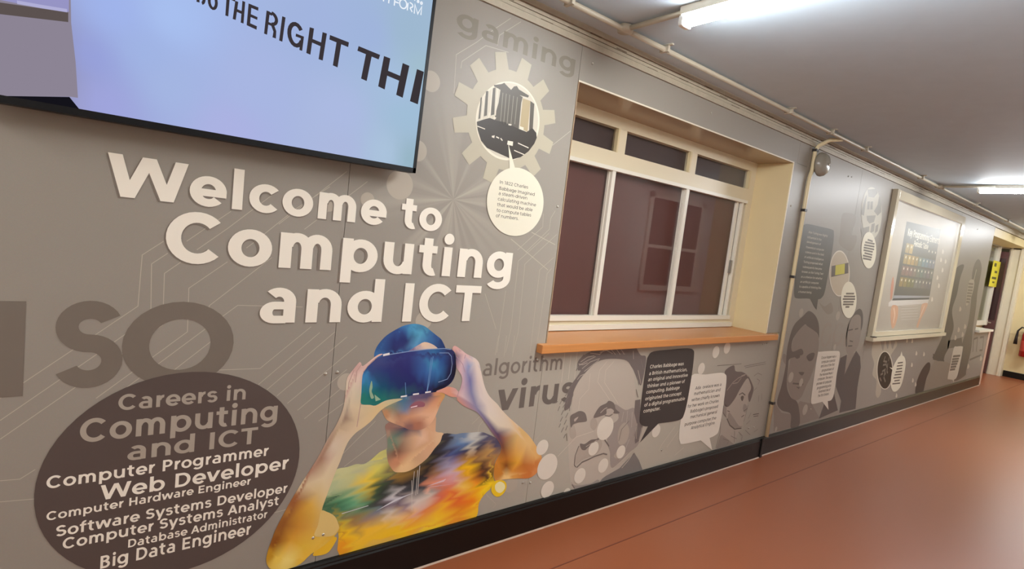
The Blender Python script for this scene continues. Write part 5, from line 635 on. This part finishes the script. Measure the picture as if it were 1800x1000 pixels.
TVS = [('slide_photo', 'greyish photo area at the left of the slide', 1, (140, 132, 148), [('p', [(-0.2849, 2.021), (-0.0477, 2.1201), (-0.0371, 1.9029), (-0.0248, 1.8073), (-0.0172, 1.7199), (-0.0321, 1.7191), (-0.1651, 1.6893), (-0.2801, 1.6637)])]), ('slide_photo', 'dark band in the photo', 2, (92, 82, 80), [('p', [(-0.2832, 1.8909), (-0.1799, 1.9054), (-0.0435, 1.926), (-0.0428, 1.9025), (-0.1694, 1.88), (-0.2828, 1.8636)])]), ('slide_photo', 'blue upper band in the photo', 2, (150, 148, 196), [('p', [(-0.2849, 2.021), (-0.0477, 2.1201), (-0.0425, 1.9278), (-0.1295, 1.9161), (-0.1801, 1.9119), (-0.2833, 1.8984)])]), ('slide_photo', '', 3, (176, 174, 214), [('l', 0.008, [(-0.1399, 1.9179), (-0.0928, 1.9232), (-0.0459, 1.9294)])]), ('slide_gap', 'black wedge at the lower left of the slide', 2, (20, 19, 26), [('p', [(-0.2241, 1.6755), (-0.165, 1.6887), (-0.0344, 1.7179), (-0.0103, 1.688), (-0.0581, 1.6813), (-0.1648, 1.6778), (-0.224, 1.6709)])]), ('slide_lettering', 'large black capitals running off the slide edge', 4, (58, 52, 56), [('l', 0.0075, [(0.2464, 2.0838), (0.2476, 2.0828), (0.2488, 2.0812), (0.2499, 2.0792), (0.2509, 2.0767), (0.2517, 2.0739), (0.2524, 2.0708), (0.2528, 2.0676), (0.253, 2.0644), (0.2531, 2.0612), (0.2529, 2.0583), (0.2525, 2.0555), (0.2518, 2.0532), (0.2511, 2.0512), (0.2501, 2.0498), (0.249, 2.0489), (0.2479, 2.0485)]), ('l', 0.0075, [(0.2358, 2.0848), (0.2385, 2.0482)]), ('l', 0.0075, [(0.2842, 2.0617), (0.2839, 2.0546), (0.2822, 2.0486), (0.2795, 2.0447), (0.276, 2.0434), (0.2724, 2.045), (0.2691, 2.0491), (0.2668, 2.0552), (0.2657, 2.0623), (0.2659, 2.0694), (0.2676, 2.0754), (0.2703, 2.0793), (0.2738, 2.0806), (0.2774, 2.0791), (0.2807, 2.075), (0.283, 2.0689), (0.2842, 2.0617)]), ('p', [(0.3091, 2.0952), (0.3178, 2.0956), (0.3169, 2.0349), (0.3091, 2.035)]), ('p', [(0.2968, 2.0935), (0.3321, 2.0899), (0.3321, 2.0818), (0.2967, 2.0868)]), ('p', [(0.3324, 2.0846), (0.3406, 2.0842), (0.3371, 2.0315), (0.3289, 2.0316)]), ('p', [(0.3512, 2.0911), (0.359, 2.0905), (0.3585, 2.0281), (0.3507, 2.0283)]), ('p', [(0.3376, 2.0634), (0.3571, 2.061), (0.3571, 2.0528), (0.3374, 2.0552)]), ('p', [(0.3682, 2.0893), (0.3766, 2.0889), (0.3763, 2.0278), (0.3671, 2.0268)]), ('p', [(0.3682, 2.0893), (0.3958, 2.0872), (0.3959, 2.0776), (0.3683, 2.0801)]), ('p', [(0.37, 2.062), (0.3951, 2.0588), (0.3951, 2.0505), (0.3695, 2.0537)]), ('p', [(0.3676, 2.036), (0.3953, 2.0322), (0.395, 2.0218), (0.3677, 2.0261)]), ('p', [(0.419, 2.0862), (0.4286, 2.0858), (0.4253, 2.0165), (0.4166, 2.0174)]), ('l', 0.0095, [(0.4334, 2.084), (0.4362, 2.0834), (0.439, 2.0823), (0.4416, 2.0806), (0.4439, 2.0784), (0.4459, 2.0758), (0.4474, 2.0729), (0.4485, 2.0698), (0.449, 2.0667), (0.449, 2.0636), (0.4483, 2.0607), (0.4472, 2.058), (0.4456, 2.0558), (0.4435, 2.054), (0.4411, 2.0528), (0.4385, 2.0522), (0.4357, 2.0522)]), ('p', [(0.4218, 2.0855), (0.4356, 2.0839), (0.4356, 2.0761), (0.4213, 2.0769)]), ('p', [(0.4212, 2.0553), (0.4378, 2.0537), (0.4378, 2.0458), (0.4207, 2.0476)]), ('p', [(0.434, 2.0491), (0.4435, 2.0505), (0.4508, 2.0352), (0.4513, 2.0132), (0.4412, 2.0138), (0.4427, 2.0312)]), ('p', [(0.4647, 2.0845), (0.4746, 2.0838), (0.4706, 2.0094), (0.461, 2.0104)]), ('l', 0.012, [(0.5276, 2.0285), (0.5246, 2.02), (0.5199, 2.0139), (0.514, 2.0108), (0.5075, 2.0111), (0.5012, 2.0147), (0.4957, 2.0213), (0.4915, 2.03), (0.4892, 2.0399), (0.4889, 2.0502), (0.4906, 2.0596), (0.4943, 2.0671), (0.4995, 2.0721), (0.5056, 2.074), (0.5121, 2.0725), (0.5182, 2.0677), (0.5234, 2.0603)]), ('p', [(0.5091, 2.0463), (0.5339, 2.0444), (0.5318, 1.9997), (0.5229, 2.0001), (0.5245, 2.0365), (0.5086, 2.0374)]), ('p', [(0.5492, 2.0785), (0.5627, 2.0787), (0.5581, 1.9956), (0.5448, 1.9971)]), ('p', [(0.5904, 2.0761), (0.6046, 2.0761), (0.5984, 1.9886), (0.5848, 1.9892)]), ('p', [(0.5594, 2.0457), (0.5932, 2.0426), (0.5918, 2.0302), (0.5589, 2.0343)]), ('p', [(0.6147, 2.0747), (0.6791, 2.0707), (0.6779, 2.055), (0.6141, 2.0601)]), ('p', [(0.6386, 2.0685), (0.6547, 2.0673), (0.6484, 1.9806), (0.6322, 1.9829)]), ('p', [(0.713, 2.0688), (0.7916, 2.0625), (0.788, 2.046), (0.7101, 2.0528)]), ('p', [(0.7413, 2.055), (0.7625, 2.0541), (0.7521, 1.9636), (0.7315, 1.9664)]), ('p', [(0.806, 2.0631), (0.8302, 2.0616), (0.8201, 1.9522), (0.795, 1.9567)]), ('p', [(0.8783, 2.0594), (0.9052, 2.057), (0.8912, 1.9409), (0.865, 1.945)]), ('p', [(0.8233, 2.0185), (0.8891, 2.0118), (0.8875, 1.994), (0.8217, 2.0012)]), ('p', [(0.9362, 2.0543), (0.9648, 2.0521), (0.9607, 2.0117), (0.9536, 1.9325), (0.9207, 1.9361)])]), ('slide_logo', 'thin white lettering at the upper right', 4, (236, 242, 250), [('l', 0.0045, [(0.7861, 2.2522), (0.7858, 2.2399)]), ('l', 0.0045, [(0.8055, 2.259), (0.805, 2.2401)]), ('l', 0.0045, [(0.8265, 2.2639), (0.8263, 2.2395)]), ('l', 0.0045, [(0.8276, 2.2531), (0.8417, 2.2537)]), ('l', 0.0045, [(0.8266, 2.2634), (0.8429, 2.2634)]), ('l', 0.0045, [(0.8724, 2.2586), (0.872, 2.2526), (0.8696, 2.2473), (0.8655, 2.2433), (0.8605, 2.2413), (0.8552, 2.2416), (0.8504, 2.2442), (0.847, 2.2486), (0.8454, 2.2541), (0.8458, 2.26), (0.8481, 2.2653), (0.8522, 2.2693), (0.8572, 2.2713), (0.8625, 2.2711), (0.8673, 2.2686), (0.8707, 2.2642), (0.8724, 2.2586)]), ('l', 0.0045, [(0.8771, 2.2664), (0.8764, 2.2404)]), ('l', 0.0045, [(0.8831, 2.2692), (0.8852, 2.2693), (0.8874, 2.2692), (0.8894, 2.2688), (0.8913, 2.268), (0.8929, 2.2671), (0.8943, 2.2659), (0.8952, 2.2645), (0.8958, 2.263), (0.8959, 2.2615), (0.8957, 2.26), (0.895, 2.2585), (0.8939, 2.2571), (0.8925, 2.2559), (0.8907, 2.255), (0.8888, 2.2542), (0.8867, 2.2538)]), ('l', 0.0045, [(0.8858, 2.2529), (0.8959, 2.2411)]), ('l', 0.0045, [(0.9044, 2.2388), (0.9036, 2.2704), (0.918, 2.2421), (0.9311, 2.2717), (0.9306, 2.2424)]), ('l', 0.0045, [(0.9318, 2.2842), (0.9317, 2.2827), (0.9311, 2.2812), (0.93, 2.28), (0.9287, 2.2793), (0.9274, 2.2791), (0.9262, 2.2796), (0.9253, 2.2805), (0.9249, 2.2818), (0.925, 2.2833), (0.9256, 2.2848), (0.9266, 2.286), (0.9279, 2.2867), (0.9292, 2.2869), (0.9305, 2.2865), (0.9314, 2.2855), (0.9318, 2.2842)]), ('l', 0.0045, [(0.9179, 2.2851), (0.9178, 2.2837), (0.9173, 2.2825), (0.9163, 2.2814), (0.9151, 2.2808), (0.9139, 2.2806), (0.9128, 2.2809), (0.912, 2.2817), (0.9116, 2.2829), (0.9117, 2.2842), (0.9123, 2.2855), (0.9132, 2.2865), (0.9144, 2.2872), (0.9156, 2.2873), (0.9167, 2.287), (0.9175, 2.2862), (0.9179, 2.2851)]), ('l', 0.0045, [(0.9017, 2.282), (0.8994, 2.2893)])])]
for name, label, k, col, sh in TVS:
    obj(name, shapes(sh, TY-.0005*k), emit('screen_'+name+str(k), col, 1.0), scr, label=label or None)

# ------------------------------------------------------------------ conduits, bell
def conduit_run():
    c = thing('ceiling_conduit', 'long cream conduit pipe clipped along the ceiling beside the mural wall', 'conduit', (4, 1.79, 2.49))
    obj('pipe', tube([(-4, 1.79, 2.488), (13, 1.79, 2.488)], .0125, 12), PIPE, c, True)
    for x in [-1.0, 0.3, 1.564, 2.219, 3.532, 4.173, 4.819, 6.231, 6.898, 8.288, 10.026]:
        obj('clip', boxes([((x-.008, 1.765, 2.474), (x+.008, 1.815, 2.506)), ((x-.008, 1.745, 2.503), (x+.008, 1.835, CEIL))]), PIPE, c)
    for x in (1.92, 6.82):
        obj('junction_box', lathe([(.035, 0), (.035, .026), (.03, .032)], (x, 1.79, CEIL-.034), 'z', 24), PIPE, c, True)
        obj('branch_pipe', tube([(x, 1.79, 2.49), (x, 1.35, 2.49)], .0115, 12), PIPE, c, True)
    return c
conduit_run()
vc = thing('wall_conduit', 'slim cream conduit dropping from ceiling to skirting beside the hatch window', 'conduit', (4.29, D, .15))
obj('pipe', tube([(4.292, D-.016, .155), (4.292, D-.016, 2.15), (4.30, D-.016, 2.2), (4.315, D-.016, 2.24), (4.318, D-.016, 2.39), (4.33, D-.03, 2.43), (4.36, D-.09, 2.475), (4.42, 1.80, 2.488)], .0145, 12), mat('yellowed_conduit', (228, 212, 172), .4), vc, True)
for z in (.42, 1.42, 1.93, 2.385):
    obj('saddle', box((4.272 if z < 2.2 else 4.3, D-.034, z), (4.312 if z < 2.2 else 4.34, D-.0, z+.02), .002), mat('dark_saddle', (52, 46, 42), .5), vc)
be = thing('alarm_bell', 'grey domed alarm bell mounted high beside the conduit', 'alarm bell', (4.37, D, 2.3))
GREY = mat('grey_bell_enamel', (150, 144, 132), .22, metal=.0)
obj('back_box', box((4.335, D-.035, 2.25), (4.44, D-.001, 2.36), .006), mat('bell_box', (120, 116, 108), .45), be)
obj('gong', lathe([(.088, .035), (.09, .045), (.086, .065), (.07, .085), (.04, .097), (.012, .1), (0, .1)], (4.385, D, 2.3), '-y', 40), GREY, be, True, 'shiny grey dome')
obj('centre_screw', lathe([(.009, .098), (.009, .106), (0, .108)], (4.385, D, 2.3), '-y', 12), STEEL, be, True)

# ------------------------------------------------------------------ batten lights
DIFF = emit('lit_diffuser', (247, 250, 252), TUBE)
nt = DIFF.node_tree            # an LED strip behind a round diffuser: brightest straight down, dimmer at its sides
gn = nt.nodes.new('ShaderNodeNewGeometry'); sx = nt.nodes.new('ShaderNodeSeparateXYZ'); mr = nt.nodes.new('ShaderNodeMapRange')
mr.inputs['From Min'].default_value = 0; mr.inputs['From Max'].default_value = 1; mr.inputs['To Min'].default_value = TUBE*.2; mr.inputs['To Max'].default_value = TUBE*1.15
ab = nt.nodes.new('ShaderNodeMath'); ab.operation = 'ABSOLUTE'
nt.links.new(gn.outputs['True Normal'], sx.inputs[0]); nt.links.new(sx.outputs['Z'], ab.inputs[0]); nt.links.new(ab.outputs[0], mr.inputs['Value'])
nt.links.new(mr.outputs[0], [n for n in nt.nodes if n.type == 'EMISSION'][0].inputs[1])
def batten(x, label, y0=-.3, y1=1.47):
    t = thing('batten_light', label, 'ceiling light', (x, (y0+y1)/2, CEIL), 'batten lights across the corridor ceiling')
    obj('housing', box((x-.032, y0-.01, 2.475), (x+.032, y1+.012, CEIL-.001), .004), mat('light_housing', (226, 216, 196), .4), t)
    bm = bmesh.new(); n = 10; A, B = [], []
    for k in range(n+1):
        a = math.pi*k/n; px, pz = .031*math.cos(a), -.045*math.sin(a)
        A.append(bm.verts.new((x+px, y0, 2.476+pz))); B.append(bm.verts.new((x+px, y1, 2.476+pz)))
    for k in range(n): bm.faces.new((A[k], A[k+1], B[k+1], B[k]))
    bmesh.ops.recalc_face_normals(bm, faces=bm.faces)
    for yy in (y0-.004, y1): obj('end_cap', box((x-.0315, yy, 2.4305), (x+.0315, yy+.005, 2.476), .012), mat('white_end_cap', (240, 238, 230), .4), t)
    obj('diffuser', bm, DIFF, t, label='glowing white diffuser')
    return t
batten(1.93, 'lit batten light nearest the hatch window, the larger in view')
batten(6.86, 'lit batten light over the poster frame, the small distant one')
batten(-1.9, 'lit batten light out of view, set nearer to brighten the television wall')  # unseen; moved off the regular spacing to brighten the left boards
batten(11.7, 'lit batten light over the far door end of the corridor')

# ------------------------------------------------------------------ poster frame
pf = thing('poster_frame', 'large cream framed poster of a tablet held in two hands', 'framed poster', (7.32, D, .9))
FR = mat('cream_frame_gloss', (212, 202, 178), .14)
fy = D-.045
def rail(a, b):                # chamfered rail
    return box(a, b, .008, 2)
obj('frame_rail', boxes([((6.09, fy, .9), (6.16, D, 2.36))]), FR, pf); obj('frame_rail', boxes([((8.43, fy, .9), (8.55, D, 2.36))]), FR, pf)
obj('frame_rail', box((6.16, fy, 2.27), (8.43, D, 2.36), .004), FR, pf, label='glossy top rail'); obj('frame_rail', boxes([((6.16, fy, .92), (8.43, D, .965)), ((6.07, fy-.02, .875), (8.56, D, .915))]), FR, pf, label='bottom rail with ledge')
obj('corner_gap', box((6.075, fy-.021, .913), (6.16, fy+.01, .924)), mat('dark_gap', (60, 50, 42), .6), pf)
po = obj('poster', box((6.16, D-.012, .965), (8.43, D-.004, 2.27)), mat('poster_paper', (176, 166, 150), .5), pf, label='grey poster sheet')
PY = D-.012
for name, label, k, col, sh in [('tablet', 'dark tablet screen graphic', 1, (84, 84, 78), [('p', [(6.5821, 2.1008), (7.7521, 2.1326), (7.8084, 1.3382), (6.5969, 1.308)])]), ('tablet_edge', 'silver lower tablet edge', 2, (150, 152, 156), [('p', [(6.6047, 1.3365), (7.8173, 1.3576), (7.8084, 1.3382), (6.5981, 1.3058)])]), ('tablet_edge', 'black strip', 2, (40, 44, 50), [('p', [(6.5981, 1.3058), (7.801, 1.3367), (7.8052, 1.3163), (6.5778, 1.2827)])]), ('tablet_edge', 'pale tablet base', 1, (206, 200, 190), [('p', [(6.5755, 1.2872), (7.808, 1.3253), (7.7895, 1.2672), (6.4994, 1.2185), (6.4934, 1.2611)])]), ('hand_print', 'peach hands holding the tablet', 2, (206, 158, 124), [('s', [(6.6058, 1.2287), (6.7723, 1.2247), (6.8291, 1.1494), (6.8326, 1.0792), (6.7917, 0.9977), (6.7086, 0.9989), (6.6046, 1.1375)]), ('s', [(7.5762, 1.2518), (7.7895, 1.2672), (7.7413, 1.1769), (7.6408, 1.0748), (7.5937, 0.9862), (7.5273, 0.9998), (7.5788, 1.1131)])]), ('hand_print', 'fingers at the tablet edge', 2, (190, 130, 105), [('s', [(6.465, 1.4392), (6.4819, 1.5287), (6.5375, 1.4529), (6.5592, 1.3185), (6.5171, 1.2952)])]), ('hand_print', '', 3, (226, 190, 160), [('l', 0.03, [(6.6661, 1.2064), (6.735, 1.1376), (6.7339, 1.045)]), ('l', 0.025, [(7.683, 1.2403), (7.6406, 1.1765), (7.5862, 1.1004)])]), ('caption_print', 'faint lines of small lettering', 1, (196, 186, 170), [('l', 0.006, [(6.8903, 1.2259), (7.4455, 1.2415)]), ('l', 0.006, [(6.9061, 1.1966), (7.4634, 1.2106)]), ('l', 0.006, [(6.9219, 1.1673), (7.4815, 1.1795)]), ('l', 0.006, [(6.9378, 1.1378), (7.4996, 1.1483)]), ('l', 0.006, [(6.9538, 1.1082), (7.5178, 1.1169)]), ('l', 0.006, [(6.9698, 1.0785), (7.5361, 1.0854)])]), ('fleck_print', 'pale flecks', 1, (222, 214, 196), [('s', [(7.965, 1.8232), (8.0207, 1.7984), (8.0113, 1.7719), (7.9632, 1.7715), (7.9531, 1.7941)]), ('s', [(8.1016, 1.7082), (8.159, 1.6824), (8.1494, 1.6556), (8.0999, 1.6558), (8.0895, 1.6788)]), ('s', [(7.9577, 1.6099), (8.0135, 1.5839), (8.0041, 1.5574), (7.9559, 1.5581), (7.9457, 1.5809)]), ('s', [(8.0738, 1.517), (8.131, 1.4901), (8.1214, 1.4634), (8.072, 1.4645), (8.0616, 1.4878)]), ('s', [(7.9067, 1.3492), (7.9621, 1.3217), (7.9528, 1.2955), (7.9049, 1.2973), (7.8948, 1.3205)]), ('s', [(7.9767, 1.9204), (8.0325, 1.8962), (8.0231, 1.8697), (7.975, 1.8689), (7.9648, 1.8913)]), ('s', [(8.1572, 1.8162), (8.2151, 1.791), (8.2054, 1.764), (8.1555, 1.7637), (8.1449, 1.7866)])]), ('table_cell', '', 2, (150, 130, 84), [('p', [(6.698, 1.79), (6.803, 1.79), (6.803, 1.888), (6.698, 1.888)]), ('p', [(6.698, 1.675), (6.803, 1.675), (6.803, 1.773), (6.698, 1.773)])]), ('table_cell', '', 2, (166, 140, 84), [('p', [(6.819, 1.79), (6.924, 1.79), (6.924, 1.888), (6.819, 1.888)]), ('p', [(6.819, 1.675), (6.924, 1.675), (6.924, 1.773), (6.819, 1.773)])]), ('table_cell', '', 2, (160, 132, 80), [('p', [(6.94, 1.675), (7.045, 1.675), (7.045, 1.773), (6.94, 1.773)])]), ('table_cell', '', 2, (140, 120, 76), [('p', [(7.061, 1.675), (7.166, 1.675), (7.166, 1.773), (7.061, 1.773)])]), ('table_cell', '', 2, (110, 124, 110), [('p', [(7.182, 1.675), (7.288, 1.675), (7.288, 1.773), (7.182, 1.773)])]), ('table_cell', '', 2, (98, 124, 128), [('p', [(7.304, 1.675), (7.409, 1.675), (7.409, 1.773), (7.304, 1.773)])]), ('table_cell', '', 2, (100, 122, 132), [('p', [(7.425, 1.675), (7.53, 1.675), (7.53, 1.773), (7.425, 1.773)])]), ('table_cell', '', 2, (104, 114, 124), [('p', [(7.546, 1.675), (7.651, 1.675), (7.651, 1.773), (7.546, 1.773)])]), ('table_cell', '', 2, (110, 118, 128), [('p', [(7.667, 1.675), (7.772, 1.675), (7.772, 1.773), (7.667, 1.773)])]), ('table_cell', '', 2, (120, 96, 86), [('p', [(6.698, 1.555), (6.803, 1.555), (6.803, 1.653), (6.698, 1.653)])]), ('table_cell', '', 2, (126, 98, 88), [('p', [(6.819, 1.555), (6.924, 1.555), (6.924, 1.653), (6.819, 1.653)])]), ('table_cell', '', 2, (122, 98, 92), [('p', [(6.94, 1.555), (7.045, 1.555), (7.045, 1.653), (6.94, 1.653)])]), ('table_cell', '', 2, (118, 104, 92), [('p', [(7.061, 1.555), (7.166, 1.555), (7.166, 1.653), (7.061, 1.653)])]), ('table_cell', '', 2, (104, 110, 96), [('p', [(7.182, 1.555), (7.288, 1.555), (7.288, 1.653), (7.182, 1.653)])]), ('table_cell', '', 2, (98, 112, 104), [('p', [(7.304, 1.555), (7.409, 1.555), (7.409, 1.653), (7.304, 1.653)])]), ('table_cell', '', 2, (104, 106, 104), [('p', [(7.425, 1.555), (7.53, 1.555), (7.53, 1.653), (7.425, 1.653)])]), ('table_cell', '', 2, (110, 102, 108), [('p', [(7.546, 1.555), (7.651, 1.555), (7.651, 1.653), (7.546, 1.653)])]), ('table_cell', '', 2, (108, 112, 104), [('p', [(7.667, 1.555), (7.772, 1.555), (7.772, 1.653), (7.667, 1.653)])]), ('table_cell', '', 2, (140, 118, 70), [('p', [(6.698, 1.435), (6.803, 1.435), (6.803, 1.533), (6.698, 1.533)])]), ('table_cell', '', 2, (132, 116, 64), [('p', [(6.819, 1.435), (6.924, 1.435), (6.924, 1.533), (6.819, 1.533)])]), ('table_cell', '', 2, (112, 108, 60), [('p', [(6.94, 1.435), (7.045, 1.435), (7.045, 1.533), (6.94, 1.533)])]), ('table_cell', '', 2, (104, 104, 66), [('p', [(7.061, 1.435), (7.166, 1.435), (7.166, 1.533), (7.061, 1.533)])]), ('table_cell', '', 2, (112, 112, 104), [('p', [(7.182, 1.435), (7.288, 1.435), (7.288, 1.533), (7.182, 1.533)])]), ('table_cell', '', 2, (104, 104, 100), [('p', [(7.304, 1.435), (7.409, 1.435), (7.409, 1.533), (7.304, 1.533)])]), ('table_cell', '', 2, (110, 104, 100), [('p', [(7.425, 1.435), (7.53, 1.435), (7.53, 1.533), (7.425, 1.533)])]), ('table_cell', '', 2, (102, 98, 98), [('p', [(7.546, 1.435), (7.651, 1.435), (7.651, 1.533), (7.546, 1.533)])]), ('table_cell', '', 2, (98, 96, 100), [('p', [(7.667, 1.435), (7.772, 1.435), (7.772, 1.533), (7.667, 1.533)])]), ('table_symbol', 'pale cell symbols', 3, (218, 210, 188), [('c', [(6.751, 1.86)], 0.014), ('c', [(6.872, 1.86)], 0.014), ('c', [(7.477, 1.86)], 0.014), ('c', [(7.598, 1.86)], 0.014), ('c', [(7.719, 1.86)], 0.014), ('c', [(6.751, 1.745)], 0.014), ('c', [(6.872, 1.745)], 0.014), ('c', [(6.993, 1.745)], 0.014), ('c', [(7.114, 1.745)], 0.014), ('c', [(7.235, 1.745)], 0.014), ('c', [(7.356, 1.745)], 0.014), ('c', [(7.477, 1.745)], 0.014), ('c', [(7.598, 1.745)], 0.014), ('c', [(7.719, 1.745)], 0.014), ('c', [(6.751, 1.625)], 0.014), ('c', [(6.872, 1.625)], 0.014), ('c', [(6.993, 1.625)], 0.014), ('c', [(7.114, 1.625)], 0.014), ('c', [(7.235, 1.625)], 0.014), ('c', [(7.356, 1.625)], 0.014), ('c', [(7.477, 1.625)], 0.014), ('c', [(7.598, 1.625)], 0.014), ('c', [(7.719, 1.625)], 0.014), ('c', [(6.751, 1.5050000000000001)], 0.014), ('c', [(6.872, 1.5050000000000001)], 0.014), ('c', [(6.993, 1.5050000000000001)], 0.014), ('c', [(7.114, 1.5050000000000001)], 0.014), ('c', [(7.235, 1.5050000000000001)], 0.014), ('c', [(7.356, 1.5050000000000001)], 0.014), ('c', [(7.477, 1.5050000000000001)], 0.014), ('c', [(7.598, 1.5050000000000001)], 0.014), ('c', [(7.719, 1.5050000000000001)], 0.014)])]:
    obj(name, shapes(sh, PY-.0004*k), ink(col), po, label=label or None)
obj('poster_lettering', set_words(bmesh.new(), [('Key Programming Elements', 6.68, 7.80, 1.965, .075), ('Periodic Table', 6.93, 7.42, 1.875, .06)], .13, PY-.0012), ink((226, 218, 196)), po, label='pale heading lettering')
obj('glazing', box((6.16, fy+.008, .965), (8.43, fy+.011, 2.27)), glass('poster_glazing', .42, ior=1.1), pf)

# ------------------------------------------------------------------ far end
ld = thing('window_ledge', 'short white ledge at the far end of the mural wall', 'window ledge', (10.8, D, .88))
obj('ledge_board', box((10.345, D-.05, .872), (11.24, YG-.01, .905), .004), WHITE, ld)
w3 = thing('window_3', 'tall glazed screen with a yellow notice beyond the mural wall', 'window', (11.7, 2.33, .9)); w3['kind'] = 'structure'
struct('frame', boxes([((10.37, 2.30, .88), (13.0, 2.36, .96)), ((10.37, 2.30, 2.30), (13.1, 2.36, 2.40)), ((12.78, 2.29, .88), (12.87, 2.36, 2.44)), ((11.6, 2.30, .9), (11.68, 2.36, 2.4))]), WHITE, w3)
struct('pane', box((10.37, 2.325, .96), (12.78, 2.33, 2.36)), GLASS, w3)
struct('panel', box((10.37, 2.345, .96), (12.78, 2.36, 2.36)), mat('greenish_panel', (158, 158, 128), .4), w3)
struct('wall_back', boxes([((10.36, 2.37, 0), (14.2, 2.45, CEIL))]), WALLP)
struct('wall_header', box((10.362, YB, 2.30), (13.148, 2.28, CEIL)), WALLP)
no = thing('notice', 'bright yellow paper notice with dark marks taped on the far glass', 'notice', (12.68, 2.28, 1.8))
obj('paper', box((12.4, 2.282, 1.575), (12.95, 2.2845, 2.03)), mat('yellow_paper', (226, 214, 60), .6), no)
obj('printed_mark', boxes([((12.5, 2.28, 1.93), (12.66, 2.2815, 1.99)), ((12.62, 2.28, 1.82), (12.8, 2.2815, 1.86)), ((12.5, 2.28, 1.71), (12.82, 2.2815, 1.75)), ((12.6, 2.28, 1.64), (12.75, 2.2815, 1.67))]), mat('dark_marks', (96, 92, 40), .6), no)
d1 = thing('door_1', 'maroon door standing behind the white end door frame', 'door', (13.1, 2.3, 0)); d1['kind'] = 'structure'
struct('leaf', box((12.96, 2.2, .02), (13.02, 2.345, 2.22)), mat('maroon_door', (96, 60, 60), .4), d1)
struct('vision_panel', box((12.955, 2.215, .98), (12.962, 2.345, 2.1)), mat('dark_pane', (62, 40, 42), .2), d1)
struct('handle', tube([(12.955, 2.30, .93), (12.92, 2.30, .93), (12.92, 2.25, .93)], .012, 10), STEEL, d1)
struct('door_frame', boxes([((13.02, 2.0, 0), (13.15, 2.205, 2.32)), ((13.0, 2.02, 0), (13.03, 2.05, 2.32)), ((13.0, 2.155, 0), (13.03, 2.185, 2.32)), ((13.02, 1.98, 2.28), (13.15, 2.36, 2.36))]), mat('white_door_frame', (226, 216, 192), .3), d1)
ex = thing('fire_extinguisher', 'red fire extinguisher hung low on the cream end wall', 'fire extinguisher', (13.05, 1.72, .42))
obj('cylinder', lathe([(.07, .42), (.082, .43), (.082, .80), (.07, .85), (.03, .88), (.025, .9)], (13.04, 1.74, 0), 'z', 28), mat('extinguisher_red', (170, 34, 34), .25), ex, True)
obj('valve', box((13.0, 1.70, .89), (13.08, 1.78, .93), .006), BLACK, ex)
obj('handle', tube([(13.04, 1.76, .93), (13.04, 1.80, .95), (13.04, 1.72, .98)], .008, 8), BLACK, ex, True)
obj('hose', tube([(13.03, 1.78, .91), (13.02, 1.84, .93), (13.02, 1.885, .86), (13.02, 1.89, .74), (13.02, 1.89, .62)], [.012, .012, .014, .02, .028], 10), mat('hose_rubber', (34, 30, 30), .5), ex, True)
obj('bracket', box((13.12, 1.70, .6), (13.15, 1.78, .66)), BLACK, ex)
obj('label_band', lathe([(.0825, .52), (.0828, .521), (.0828, .70), (.0825, .701)], (13.04, 1.74, 0), 'z', 28), mat('extinguisher_label', (196, 70, 64), .3), ex, True)
